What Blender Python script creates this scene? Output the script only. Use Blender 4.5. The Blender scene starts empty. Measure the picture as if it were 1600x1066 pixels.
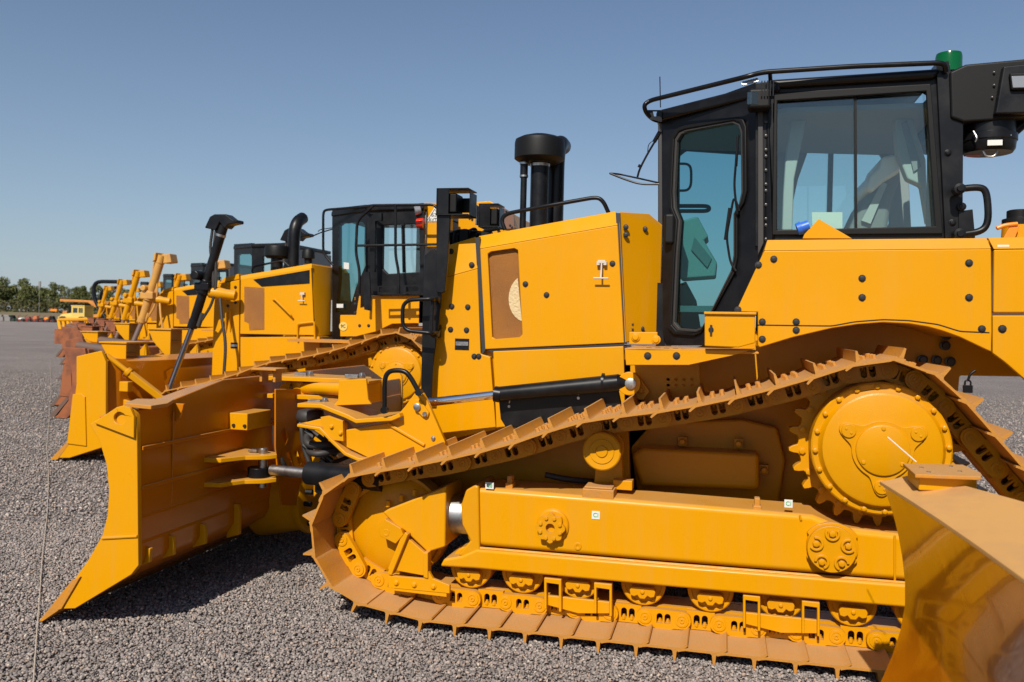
import bpy, bmesh, math, random
import numpy as np
from mathutils import Vector, Matrix
from mathutils.geometry import tessellate_polygon
random.seed(7); rng = np.random.default_rng(11)
R = math.radians
C = bpy.context.scene.collection

# ------------------------------------------------------------------ camera, sky, sun
F, YAW, ROLL, CX, CY, HZ, HC = 1345.0, R(13.8), R(1.36), 800.0, 533.0, 505.05, 1.76
cam = bpy.data.objects.new('camera', bpy.data.cameras.new('camera')); C.objects.link(cam)
cam.location = (0, 0, HC)
cam.matrix_world = Matrix.Translation((0, 0, HC)) @ Matrix.Rotation(YAW, 4, 'Z') @ Matrix.Rotation(R(90), 4, 'X') @ Matrix.Rotation(ROLL, 4, 'Z')
cam.data.sensor_width = 36; cam.data.lens = 36*F/1600
cam.data.shift_x = -0.66/1600; cam.data.shift_y = -27.94/1600
cam.data.clip_start = .05; cam.data.clip_end = 3000
cam.data.dof.use_dof = True; cam.data.dof.focus_distance = 5.4; cam.data.dof.aperture_fstop = 3.6
bpy.context.scene.camera = cam
SUN_EL, SUN_AZ = R(43), math.atan2(-1.0, -0.09)       # azimuth as math angle of the vector towards the sun
sv = Vector((math.cos(SUN_AZ)*math.cos(SUN_EL), math.sin(SUN_AZ)*math.cos(SUN_EL), math.sin(SUN_EL)))
w = bpy.data.worlds.new('World'); bpy.context.scene.world = w; w.use_nodes = True
nt = w.node_tree; bg = nt.nodes['Background']; sk = nt.nodes.new('ShaderNodeTexSky')
sk.sky_type = 'NISHITA'; sk.sun_disc = False; sk.sun_elevation = SUN_EL
sk.sun_rotation = math.atan2(sv.x, sv.y); sk.air_density = 1.0; sk.dust_density = .4; sk.ozone_density = 4.5; sk.altitude = 0
tcw = nt.nodes.new('ShaderNodeTexCoord'); sx = nt.nodes.new('ShaderNodeSeparateXYZ'); nt.links.new(tcw.outputs['Generated'], sx.inputs[0])
hz1 = nt.nodes.new('ShaderNodeMath'); hz1.operation = 'MULTIPLY'; hz1.inputs[1].default_value = -5.0; nt.links.new(sx.outputs['Z'], hz1.inputs[0])
hz2 = nt.nodes.new('ShaderNodeMath'); hz2.operation = 'EXPONENT'; nt.links.new(hz1.outputs[0], hz2.inputs[0])
hz3 = nt.nodes.new('ShaderNodeMath'); hz3.operation = 'MULTIPLY_ADD'; hz3.use_clamp = True; hz3.inputs[1].default_value = .68; hz3.inputs[2].default_value = .0; nt.links.new(hz2.outputs[0], hz3.inputs[0])
hzm = nt.nodes.new('ShaderNodeMix'); hzm.data_type = 'RGBA'; nt.links.new(hz3.outputs[0], hzm.inputs['Factor'])   # dusty haze low over the horizon
nt.links.new(sk.outputs[0], hzm.inputs[6]); hzm.inputs[7].default_value = (4.9, 5.9, 7.0, 1)
nt.links.new(hzm.outputs[2], bg.inputs[0]); bg.inputs[1].default_value = .068
sl = bpy.data.objects.new('sun', bpy.data.lights.new('sun', 'SUN')); C.objects.link(sl)
sl.data.energy = 4.6; sl.data.angle = R(.53); sl.data.color = (1, .93, .83)
sl.rotation_euler = sv.to_track_quat('Z', 'Y').to_euler()
sc = bpy.context.scene
sc.view_settings.view_transform = 'Standard'; sc.view_settings.look = 'None'; sc.view_settings.gamma = 1
sc.view_settings.exposure = 0.32

# ------------------------------------------------------------------ photo -> world on real planes
def ray(px, py):
    dx, dy = px-CX, py-CY
    u = CX+dx*math.cos(ROLL)+dy*math.sin(ROLL); v = CY-dx*math.sin(ROLL)+dy*math.cos(ROLL)
    q = (u-CX)/F; s = (HZ-v)/F
    return Vector((-math.sin(YAW)+q*math.cos(YAW), math.cos(YAW)+q*math.sin(YAW), s))
def P(px, py, Y):
    d = ray(px, py); t = Y/d.y; return Vector((d.x*t, Y, HC+d.z*t))
def PX(px, py, X):
    d = ray(px, py); t = X/d.x; return Vector((X, d.y*t, HC+d.z*t))
def PD(px, py, D):
    d = ray(px, py); return Vector((d.x*D, d.y*D, HC+d.z*D))
def XZ(pts, Y): return [(P(a, b, Y).x, P(a, b, Y).z) for a, b in pts]
def PZ(px, py, z):
    d = ray(px, py); t = (z-HC)/d.z; return Vector((d.x*t, d.y*t, z))
def PO(px, py, A, B):
    # pixel onto the vertical plane through ground points A and B
    A = Vector((A[0], A[1], 0)); B = Vector((B[0], B[1], 0)); n = Vector((B.y-A.y, A.x-B.x, 0)).normalized(); d = ray(px, py)
    t = A.dot(n)/d.dot(n); return Vector((d.x*t, d.y*t, HC+d.z*t))
def SZ(p, Y): return p*(Y/ray(1000, 500).y)/F     # pixels to metres, roughly, at plane Y

# ------------------------------------------------------------------ materials
def mat(name, col, rough=.5, metal=0, coat=0, var=.0, vscale=6, bump=0, bscale=80, col2=None, lo=.45, hi=.62, spec=.5, rvar=0, cr=.08, dust_sheen=0):
    m = bpy.data.materials.new(name); m.use_nodes = True; n = m.node_tree; b = n.nodes['Principled BSDF']
    b.inputs['Base Color'].default_value = (*col, 1); b.inputs['Roughness'].default_value = rough
    b.inputs['Metallic'].default_value = metal; b.inputs['Coat Weight'].default_value = coat; b.inputs['Coat Roughness'].default_value = cr
    b.inputs['Specular IOR Level'].default_value = spec
    tc = n.nodes.new('ShaderNodeTexCoord')
    if col2 is not None:
        nz = n.nodes.new('ShaderNodeTexNoise'); nz.inputs['Scale'].default_value = vscale; nz.inputs['Detail'].default_value = 9
        nz.inputs['Roughness'].default_value = .65
        n.links.new(tc.outputs['Object'], nz.inputs['Vector'])
        cr_ = n.nodes.new('ShaderNodeValToRGB'); cr_.color_ramp.elements[0].position = lo; cr_.color_ramp.elements[1].position = hi
        cr_.color_ramp.elements[0].color = (*col, 1); cr_.color_ramp.elements[1].color = (*col2, 1)
        n.links.new(nz.outputs['Fac'], cr_.inputs['Fac']); n.links.new(cr_.outputs['Color'], b.inputs['Base Color'])
        if rvar:
            mr = n.nodes.new('ShaderNodeMapRange'); mr.inputs['From Min'].default_value = .35; mr.inputs['From Max'].default_value = .7
            mr.inputs['To Min'].default_value = rough; mr.inputs['To Max'].default_value = rough+rvar
            n.links.new(nz.outputs['Fac'], mr.inputs['Value']); n.links.new(mr.outputs[0], b.inputs['Roughness'])
    if dust_sheen and col2 is not None:      # tan on up-facing faces: dusty film, with sky sheen put into the colour
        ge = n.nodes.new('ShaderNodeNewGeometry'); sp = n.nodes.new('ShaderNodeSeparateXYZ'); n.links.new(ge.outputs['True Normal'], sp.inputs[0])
        m1 = n.nodes.new('ShaderNodeMapRange'); m1.inputs['From Min'].default_value = .55; m1.inputs['From Max'].default_value = .95; m1.inputs['To Max'].default_value = dust_sheen; n.links.new(sp.outputs['Z'], m1.inputs['Value'])
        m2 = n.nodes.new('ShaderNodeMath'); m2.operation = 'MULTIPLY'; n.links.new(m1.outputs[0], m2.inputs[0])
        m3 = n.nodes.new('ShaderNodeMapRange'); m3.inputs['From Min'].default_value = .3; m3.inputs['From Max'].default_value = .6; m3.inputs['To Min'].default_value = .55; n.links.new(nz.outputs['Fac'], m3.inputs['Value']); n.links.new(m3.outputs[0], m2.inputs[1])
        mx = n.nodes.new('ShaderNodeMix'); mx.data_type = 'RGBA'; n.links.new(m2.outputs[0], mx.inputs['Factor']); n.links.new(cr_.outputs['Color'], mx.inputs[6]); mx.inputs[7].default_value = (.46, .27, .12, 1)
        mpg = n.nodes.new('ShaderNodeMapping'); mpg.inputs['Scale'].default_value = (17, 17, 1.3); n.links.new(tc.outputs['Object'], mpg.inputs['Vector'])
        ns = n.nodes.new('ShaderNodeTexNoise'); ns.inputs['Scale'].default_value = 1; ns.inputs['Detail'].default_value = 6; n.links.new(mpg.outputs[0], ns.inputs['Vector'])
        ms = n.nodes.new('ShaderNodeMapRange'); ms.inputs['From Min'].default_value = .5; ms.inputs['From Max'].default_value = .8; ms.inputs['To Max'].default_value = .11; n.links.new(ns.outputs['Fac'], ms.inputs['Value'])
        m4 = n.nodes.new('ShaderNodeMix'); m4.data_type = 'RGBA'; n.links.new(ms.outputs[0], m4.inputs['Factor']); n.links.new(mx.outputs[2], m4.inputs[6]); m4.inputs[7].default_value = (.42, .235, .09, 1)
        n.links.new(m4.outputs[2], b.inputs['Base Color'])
    if bump:
        nb = n.nodes.new('ShaderNodeTexNoise'); nb.inputs['Scale'].default_value = bscale; nb.inputs['Detail'].default_value = 4
        n.links.new(tc.outputs['Object'], nb.inputs['Vector'])
        bp = n.nodes.new('ShaderNodeBump'); bp.inputs['Strength'].default_value = bump; bp.inputs['Distance'].default_value = .01
        n.links.new(nb.outputs['Fac'], bp.inputs['Height']); n.links.new(bp.outputs[0], b.inputs['Normal'])
    return m
YEL = (.60, .262, .0)
M = {}
M['paint'] = mat('yellow_paint', YEL, .25, coat=.0, col2=(.59, .262, .003), vscale=2.5, lo=.45, hi=.8, rvar=.22, bump=.02, bscale=3, cr=.12, spec=.22, dust_sheen=.55)
M['cast'] = mat('yellow_cast_paint', (.57, .244, .0), .33, coat=.0, col2=(.575, .258, .002), vscale=7, lo=.45, hi=.75, bump=.12, bscale=160, spec=.24, dust_sheen=.6)
M['dust_sheen'] = mat('dusty_sheen_yellow_steel', (.50, .20, .012), .55, col2=(.36, .18, .06), vscale=9, lo=.42, hi=.74, bump=.2, bscale=60, spec=.3, dust_sheen=.8)
M['shoe'] = mat('worn_shoe_paint', (.49, .20, .016), .55, col2=(.37, .185, .060), vscale=5, lo=.38, hi=.70, bump=.22, bscale=70, spec=.3, dust_sheen=.8)
M['blade'] = mat('blade_paint', (.50, .150, .0), .24, coat=.0, col2=(.48, .152, .0), vscale=1.7, lo=.4, hi=.7, bump=.10, bscale=2.2, cr=.1, spec=.35, dust_sheen=.6)
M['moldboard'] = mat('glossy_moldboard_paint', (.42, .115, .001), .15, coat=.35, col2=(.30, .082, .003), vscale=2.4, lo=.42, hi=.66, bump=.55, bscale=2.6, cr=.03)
M['tan'] = mat('sky_sheen_top', (.58, .32, .11), .4, col2=(.50, .28, .12), vscale=3)  # tan base colour carries the sky's reflection on the near blade's flange
M['black'] = mat('black_paint', (.005, .005, .006), .30, coat=.0, col2=(.009, .009, .010), vscale=5, rvar=.15, spec=.28)
M['plastic'] = mat('black_plastic', (.0065, .0065, .0065), .5, spec=.22, bump=.1, bscale=300)
M['rubber'] = mat('hose_rubber', (.03, .027, .025), .6)
M['chrome'] = mat('chrome_rod', (.75, .75, .76), .12, metal=1)
M['steel'] = mat('bare_steel', (.5, .49, .47), .38, metal=1, col2=(.33, .31, .29), vscale=20)
M['bolt'] = mat('dark_bolt', (.05, .048, .045), .35, metal=.6)
M['grille'] = mat('perforated_grille', (.30, .115, .012), .6, col2=(.25, .095, .014), vscale=2, bump=.6, bscale=500)
M['filter'] = mat('filter_element', (.55, .42, .22), .5, bump=.8, bscale=60)
M['white'] = mat('white_sticker', (.62, .62, .58), .6)
M['latch'] = mat('primer_latch', (.52, .46, .38), .5)
M['green'] = mat('green_ink', (.05, .35, .10), .6)
M['ink'] = mat('black_ink', (.02, .02, .02), .6)
M['blue'] = mat('blue_cap', (.02, .12, .55), .4)
M['red'] = mat('red_lens', (.65, .03, .01), .25)
M['orange'] = mat('orange_cap', (.75, .22, .01), .4)
M['rust'] = mat('rusty_brown_steel', (.27, .085, .028), .6, col2=(.15, .05, .024), vscale=2.5, bump=.2, bscale=20)
M['darkrod'] = mat('dark_oiled_rod', (.30, .25, .22), .25, metal=1)
M['palecyl'] = mat('sun_faded_cylinder_paint', (.53, .27, .05), .5, col2=(.46, .23, .06), vscale=4)
M['worn'] = mat('worn_grey_steel', (.11, .075, .06), .55, col2=(.16, .07, .04), vscale=4)
M['cream'] = mat('cream_sign', (.62, .66, .56), .6)
M['trim'] = mat('light_cab_trim', (.40, .42, .39), .6)
M['liner'] = mat('cab_headliner', (.24, .25, .24), .8)
M['seat'] = mat('seat_fabric', (.19, .19, .18), .8, bump=.2)
M['sheet'] = mat('plastic_sheet', (.88, .89, .87), .35, bump=.6, bscale=14)
M['paleyel'] = mat('pale_yellow_paint', (.62, .43, .10), .45)
M['truck'] = mat('old_orange_paint', (.55, .21, .03), .5, col2=(.4, .15, .04), vscale=2)
M['redpaint'] = mat('red_machine_paint', (.24, .04, .03), .5)
M['orangepaint'] = mat('orange_machine_paint', (.42, .12, .04), .5)
M['concrete'] = mat('grey_block', (.2, .19, .18), .8)
M['string'] = mat('string', (.45, .38, .30), .8)
def glass(name, tint, ior=1.45, rough=.0):
    m = bpy.data.materials.new(name); m.use_nodes = True; n = m.node_tree; n.nodes.clear()
    o = n.nodes.new('ShaderNodeOutputMaterial'); mx = n.nodes.new('ShaderNodeMixShader'); t = n.nodes.new('ShaderNodeBsdfTransparent')
    g = n.nodes.new('ShaderNodeBsdfGlossy'); lw = n.nodes.new('ShaderNodeLayerWeight'); pw_ = n.nodes.new('ShaderNodeMath'); pw_.operation = 'POWER'; pw_.inputs[1].default_value = 4; n.links.new(lw.outputs['Facing'], pw_.inputs[0]); lw.inputs[0].default_value = .5
    fr = n.nodes.new('ShaderNodeMath'); fr.operation = 'MULTIPLY_ADD'; fr.inputs[1].default_value = .7; fr.inputs[2].default_value = (ior-1)**2/(ior+1)**2; n.links.new(pw_.outputs[0], fr.inputs[0])
    t.inputs[0].default_value = (*tint, 1); g.inputs['Roughness'].default_value = rough; g.inputs['Color'].default_value = (.9, .95, .95, 1)
    n.links.new(fr.outputs[0], mx.inputs[0]); n.links.new(t.outputs[0], mx.inputs[1]); n.links.new(g.outputs[0], mx.inputs[2]); n.links.new(mx.outputs[0], o.inputs[0])
    return m
M['glass'] = glass('tinted_glass', (.86, .95, .94), 1.75)
M['doorglass'] = glass('teal_door_glass', (.52, .75, .76))
m = bpy.data.materials.new('green_beacon_lens'); m.use_nodes = True; b = m.node_tree.nodes['Principled BSDF']
b.inputs['Base Color'].default_value = (.0, .13, .03, 1); b.inputs['Roughness'].default_value = .15; b.inputs['Transmission Weight'].default_value = .35; M['beacon'] = m
m = bpy.data.materials.new('lamp_glass'); m.use_nodes = True; b = m.node_tree.nodes['Principled BSDF']
b.inputs['Base Color'].default_value = (.35, .35, .36, 1); b.inputs['Roughness'].default_value = .2; b.inputs['Metallic'].default_value = .5; M['lamp'] = m

# ------------------------------------------------------------------ mesh helpers
ORG = [Vector((0, 0, 0))]
SPLIT = {'bolts': 'bolt', 'hub_bolts': 'hub_bolt', 'sprocket_bolts': 'sprocket_bolt', 'frame_bolts': 'frame_bolt', 'hinge_bolts': 'hinge_bolt', 'cover_studs': 'cover_stud', 'flange_bolts': 'flange_bolt', 'plate_holes': 'plate_bolt', 'pin_bolts': 'pin_bolt', 'cover_clips': 'cover_clip', 'tread_slots': 'tread_slot', 'small_lights': 'small_light', 'cooling_fins': 'cooling_fin', 'guard_strips': 'guard_strip', 'frame_brackets': 'frame_bracket', 'stickers': 'sticker', 'clamps': 'clamp', 'fork_caps': 'fork_cap', 'hose_fittings': 'hose_fitting'}
class MB:
    def __init__(s): s.v = []; s.f = []; s.mark = []
    def add(s, vs, fs):
        s.mark.append((len(s.v), len(s.f))); k = len(s.v); s.v += [tuple(x) for x in vs]; s.f += [tuple(i+k for i in f) for f in fs]; return s
    def prism(s, poly, y0, y1, holes=()):
        """extrude an (x,z) outline along Y"""
        loops = [list(poly)]+[list(h) for h in holes]
        def area(l): return sum(l[i][0]*l[(i+1) % len(l)][1]-l[(i+1) % len(l)][0]*l[i][1] for i in range(len(l)))
        if area(loops[0]) < 0: loops[0].reverse()
        for h in loops[1:]:
            if area(h) > 0: h.reverse()
        flat = [p for l in loops for p in l]; n = len(flat)
        vs = [(x, y0, z) for x, z in flat]+[(x, y1, z) for x, z in flat]; fs = []
        if len(loops) == 1:
            fs += [tuple(range(n)), tuple(range(2*n-1, n-1, -1))]
        else:
            tri = tessellate_polygon([[Vector((x, z, 0)) for x, z in l] for l in loops])
            for t in tri:
                a, b, c = t
                ar = (flat[b][0]-flat[a][0])*(flat[c][1]-flat[a][1])-(flat[c][0]-flat[a][0])*(flat[b][1]-flat[a][1])
                if ar < 0: b, c = c, b
                fs.append((a, b, c)); fs.append((a+n, c+n, b+n))
        k = 0
        for l in loops:
            m = len(l)
            for i in range(m):
                j = (i+1) % m; fs.append((k+j, k+i, k+i+n, k+j+n))
            k += m
        return s.add(vs, fs)
    def oprism(s, pts, A, B, th, holes=()):
        # outline traced on an oblique vertical plane, given thickness th behind it
        A3 = Vector((A[0], A[1], 0)); tx = Vector((B[0]-A[0], B[1]-A[1], 0)).normalized(); n = Vector((-tx.y, tx.x, 0))
        uv = lambda q: ((PO(q[0], q[1], A, B)-A3).dot(tx), PO(q[0], q[1], A, B).z)
        k = len(s.v); s.prism([uv(q) for q in pts], 0, th, [[uv(q) for q in h] for h in holes])
        for i in range(k, len(s.v)):
            u, y, z = s.v[i]; p = A3+tx*u+n*y; s.v[i] = (p.x, p.y, z)
        return s
    def box(s, x0, x1, y0, y1, z0, z1): return s.prism([(x0, z0), (x1, z0), (x1, z1), (x0, z1)], y0, y1)
    def boxp(s, c, d): return s.box(c[0]-d[0]/2, c[0]+d[0]/2, c[1]-d[1]/2, c[1]+d[1]/2, c[2]-d[2]/2, c[2]+d[2]/2)
    def loft(s, secs, cap=True):
        n = len(secs[0]); vs = [p for q in secs for p in q]; fs = []
        for k in range(len(secs)-1):
            for i in range(n):
                j = (i+1) % n; fs.append((k*n+i, k*n+j, (k+1)*n+j, (k+1)*n+i))
        if cap: fs += [tuple(range(n-1, -1, -1)), tuple((len(secs)-1)*n+i for i in range(n))]
        return s.add(vs, fs)
    def panel(s, pts, th=(0, .02, 0)):
        a = [Vector(p) for p in pts]; t = Vector(th); return s.loft([a, [p+t for p in a]])
    def cyl(s, a, b, r, r2=None, n=20, cap=True):
        a = Vector(a); b = Vector(b); r2 = r if r2 is None else r2; d = (b-a).normalized()
        u = d.orthogonal().normalized(); v = d.cross(u); secs = []
        for c, q in ((a, r), (b, r2)): secs.append([c+u*q*math.cos(2*math.pi*i/n)+v*q*math.sin(2*math.pi*i/n) for i in range(n)])
        return s.loft(secs, cap)
    def lathe(s, a, d, prof, n=32):
        """prof: (distance along d, radius)"""
        a = Vector(a); d = Vector(d).normalized(); u = d.orthogonal().normalized(); v = d.cross(u)
        return s.loft([[a+d*h+u*max(q, .0004)*math.cos(2*math.pi*i/n)+v*max(q, .0004)*math.sin(2*math.pi*i/n) for i in range(n)] for h, q in prof])
    def tube(s, pts, r, n=10, fil=.05, k=5):
        pts = [Vector(p) for p in pts]; path = [pts[0]]
        for i in range(1, len(pts)-1):
            a, b, c = pts[i-1], pts[i], pts[i+1]; l1 = min(fil, (a-b).length*.45); l2 = min(fil, (c-b).length*.45)
            p0 = b+(a-b).normalized()*l1; p2 = b+(c-b).normalized()*l2
            for q in range(k+1):
                t = q/k; path.append(p0*(1-t)**2+b*2*t*(1-t)+p2*t*t)
        path.append(pts[-1]); secs = []; u = None
        for i, p in enumerate(path):
            d = (path[min(i+1, len(path)-1)]-path[max(i-1, 0)]).normalized()
            u = d.orthogonal().normalized() if u is None else (u-d*u.dot(d)).normalized()
            v = d.cross(u); rr = r[0]+(r[1]-r[0])*i/(len(path)-1) if isinstance(r, tuple) else r
            secs.append([p+u*rr*math.cos(2*math.pi*j/n)+v*rr*math.sin(2*math.pi*j/n) for j in range(n)])
        return s.loft(secs)
    def bolts(s, pts, Y, r=.013, h=.012, n=6):
        for a, b in pts:
            c = P(a, b, Y); s.lathe(c, (0, -1, 0), [(-.004, r*1.5), (h*.3, r*1.5), (h*.3, r), (h, r), (h*1.1, r*.5)], 10)
        return s
    def build(s, name, m, parent=None, bevel=0, smooth=40, seg=2):
        if name in SPLIT:
            mk = s.mark+[(len(s.v), len(s.f))]; o = None
            for (a, b), (c, d) in zip(mk[:-1], mk[1:]):
                q = MB(); q.v = s.v[a:c]; q.f = [tuple(i-a for i in f) for f in s.f[b:d]]; o = q.build(SPLIT[name], m, parent, bevel, smooth, seg)
            return o
        me = bpy.data.meshes.new(name); o_ = ORG[0]
        me.from_pydata([(x-o_.x, y-o_.y, z-o_.z) for x, y, z in s.v], [], s.f); me.update()
        bm = bmesh.new(); bm.from_mesh(me); bmesh.ops.recalc_face_normals(bm, faces=bm.faces); bm.to_mesh(me); bm.free()
        me.materials.append(M[m] if isinstance(m, str) else m)
        o = bpy.data.objects.new(name, me); C.objects.link(o); o.parent = parent
        if smooth:
            me.shade_smooth(); me.set_sharp_from_angle(angle=R(smooth))
        if bevel:
            b = o.modifiers.new('bevel', 'BEVEL'); b.width = bevel; b.segments = seg; b.limit_method = 'ANGLE'; b.angle_limit = R(35); b.use_clamp_overlap = True
            b.harden_normals = bool(smooth)
        return o
def text(s, body, c, size, m, parent, name='lettering', rot=(R(90), 0, 0), th=.0015):
    cu = bpy.data.curves.new(name, 'FONT'); cu.body = body; cu.size = size; cu.align_x = 'CENTER'; cu.align_y = 'CENTER'; cu.extrude = th
    t = bpy.data.objects.new(name, cu); C.objects.link(t); bpy.context.view_layer.update()
    me = bpy.data.meshes.new_from_object(t); bpy.data.objects.remove(t)
    me.materials.clear(); me.materials.append(M[m]); o = bpy.data.objects.new(name, me); C.objects.link(o); o.parent = parent
    o.location = Vector(c)-ORG[0]; o.rotation_euler = rot; return o
def tag(o, label=None, cat=None, group=None, kind=None):
    if label: o['label'] = label
    if cat: o['category'] = cat
    if group: o['group'] = group
    if kind: o['kind'] = kind
    return o
def thing(name, loc, label, cat, group=None):
    o = bpy.data.objects.new(name, None); C.objects.link(o); o.location = loc; o.empty_display_size = .3
    ORG[0] = Vector(loc); return tag(o, label, cat, group)
def kids(o): return [c for c in bpy.data.objects if c.parent == o]
def copy_tree(o, parent=None, loc=None):
    cm = {}
    for c in bpy.data.objects: cm.setdefault(c.parent, []).append(c)
    def rec(q, par):
        c = q.copy(); C.objects.link(c)
        if par is not None: c.parent = par
        for ch in cm.get(q, []): rec(ch, c)
        return c
    r = rec(o, parent)
    if loc is not None: r.location = loc
    return r
# ------------------------------------------------------------------ track (shared by every bulldozer)
PITCH = .203
def track_loop():
    L = [(-1.62, .066), (1.36, .066)]
    c = (1.40, .50); r = .434
    for a in range(-80, 40, 15): L.append((c[0]+r*math.cos(R(a)), c[1]+r*math.sin(R(a))))
    L += XZ([(1568, 691.7), (1523, 638), (1471, 587.6), (1437, 569), (1400.7, 560.5), (1360, 563), (1320.5, 572), (1254.3, 593.8), (1191, 610), (1130, 624.7), (1067.8, 636), (1008.4, 645), (949, 651), (889.7, 661), (835, 680),
             (782, 697.5), (729, 709), (677, 721), (625.4, 730), (572.6, 737), (523, 748), (494, 784), (485, 815), (483, 858), (513.7, 916), (552.5, 943)], 4.6)
    return L
def resample(L, pitch):
    P_ = [Vector(p) for p in L]; n = len(P_); seg = [(P_[(i+1) % n]-P_[i]).length for i in range(n)]; tot = sum(seg)
    N = round(tot/pitch); st = tot/N; out = []; i = 0; acc = 0
    for k in range(N):
        d = k*st+.02
        while acc+seg[i] < d: acc += seg[i]; i += 1
        out.append(P_[i].lerp(P_[(i+1) % n], (d-acc)/seg[i]))
    return out
def shoe_mesh():
    mb = MB()
    top = [(-.006, -.010), (.012, -.004), (.034, .0), (.10, .0), (.160, .0), (.168, -.008), (.174, -.062), (.184, -.064), (.189, -.010), (.198, .0), (.214, .004), (.236, .016), (.246, .026)]
    bot = [(.240, .033), (.224, .024), (.205, .014), (.10, .012), (.03, .012), (.008, .006), (-.008, .0)]
    y0, y1 = 4.6, 5.36
    mb.prism([(a, b) for a, b in top+bot], y0, y1)
    # bolt heads on the ground side
    for y in (4.86, 4.94, 5.04, 5.12):
        for x in (.065, .118): mb.lathe((x, y, 0), (0, 0, -1), [(0, .017), (.004, .017), (.004, .013), (.020, .013), (.022, .010)], 6)
    return mb
def link_mesh(outer):
    mb = MB(); h0, h1 = .016, .118; c = (h0+h1)/2; r = .049
    def arc(cx, cz, r, a0, a1, n): return [(cx+r*math.cos(R(a0+(a1-a0)*i/n)), cz+r*math.sin(R(a0+(a1-a0)*i/n))) for i in range(n+1)]
    def win(x):
        return [(x-.014, c-.024), (x-.009, c-.031)]+arc(x, c+.010, .0165, 0, 180, 6)[::-1][::-1]+[(x-.018, c-.018)] if 0 else \
               [(x-.0165, c-.026), (x+.0165, c-.026)]+arc(x, c+.014, .0165, 0, 180, 6)
    if outer:
        pill = arc(0, c, r, 90, 270, 8)+[(.045, h0+.002), (.06, h0-.004), (.143, h0-.004), (.158, h0+.002)]+arc(PITCH, c, r, -90, 90, 8)+[(.10, h1)]
        ya, yb = 4.865, 4.905
        mb.prism(pill, ya, yb, [win(.080), win(.124)])
        for x in (0, PITCH):
            mb.lathe((x, ya, c), (0, -1, 0), [(-.002, .037), (.005, .036), (.006, .024), (.003, .022), (.003, .014), (.008, .013), (.008, .006), (.003, .005)], 20)
    else:
        pl = [(.030, h0), (.175, h0), (.165, c-.01), (.178, h1), (.025, h1), (.038, c-.01)]
        ya, yb = 4.900, 4.93
        mb.prism(pl, ya, yb, [win(.080), win(.124)])
    for x in (.080, .124):                       # bolts and nuts seen in the windows
        mb.lathe((x, 4.905, c-.034), (0, 0, 1), [(0, .013), (.016, .013), (.016, .009), (.026, .008)], 6)
    # inner rail of the same link
    mb.prism([(-.03, h0), (.233, h0), (.233, h1), (-.03, h1)], 5.10 if outer else 5.085, 5.13 if outer else 5.115)
    mb.cyl((0, 4.89, c), (0, 5.11, c), .030, n=12)
    return mb
TRK = {}
def build_track(root, dy_local=0.0, mats=('shoe', 'cast'), lo=True):
    """track part > shoes and links as sub-parts"""
    keep = ORG[0]
    pts = resample(track_loop(), PITCH)
    if not TRK:
        ORG[0] = Vector((0, 4.6, 0))
        a = shoe_mesh().build('track_shoe', mats[0], None, bevel=.003, seg=1); b = link_mesh(True).build('track_link', mats[1], None); c_ = link_mesh(False).build('track_link', mats[1], None)
        TRK['s'], TRK['lo'], TRK['li'] = a.data, b.data, c_.data; 
        for q in (a, b, c_): bpy.data.objects.remove(q)
    ORG[0] = keep
    rail = MB(); n = len(pts)
    cen = sum((Vector(p) for p in pts), Vector((0, 0)))/n
    ins = []
    for i in range(n):
        d = (pts[(i+1) % n]-pts[i-1]).normalized(); nrm = Vector((-d.y, d.x)); ins.append((pts[i]+nrm*.122, pts[i]+nrm*.095))
    for i in range(n):
        j = (i+1) % n
        rail.loft([[(ins[i][0].x, y, ins[i][0].y), (ins[i][1].x, y, ins[i][1].y), (ins[j][1].x, y, ins[j][1].y), (ins[j][0].x, y, ins[j][0].y)] for y in (4.93, 5.08)])
    tr = rail.build('track', mats[1], root)
    for i in range(n):
        p, q = pts[i], pts[(i+1) % n]; d = q-p; th = -math.atan2(d.y, d.x)
        for nm, me in (('track_shoe', TRK['s']), ('track_link', TRK['lo'] if i % 2 == 0 else TRK['li'])):
            o = bpy.data.objects.new(nm, me); C.objects.link(o); o.parent = tr
            o.location = Vector((p.x, 4.6, p.y))-ORG[0]; o.rotation_euler = (0, th, 0)
            if nm == 'track_shoe' and not lo: pass
    # far-side track of the same machine, mirrored about the machine's centre
    far = MB()
    for i in range(n):
        p, q = pts[i], pts[(i+1) % n]; d = (q-p).normalized(); nn = Vector((-d.y, d.x))
        pr = [p, p+d*.2, p+d*.2+nn*.11, p+nn*.11]
        far.prism([(v.x, v.y) for v in pr], 7.0, 7.3)
        e = [p-d*.01, p+d*.21, p+d*.21+nn*.013, p-d*.01+nn*.013]; far.prism([(v.x, v.y) for v in e], 6.84, 7.6)
        g = [p+d*.17, p+d*.19, p+d*.187-nn*.06, p+d*.173-nn*.06]; far.prism([(v.x, v.y) for v in g], 6.84, 7.6)
    far.build('track', mats[0], root)
    return tr

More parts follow.
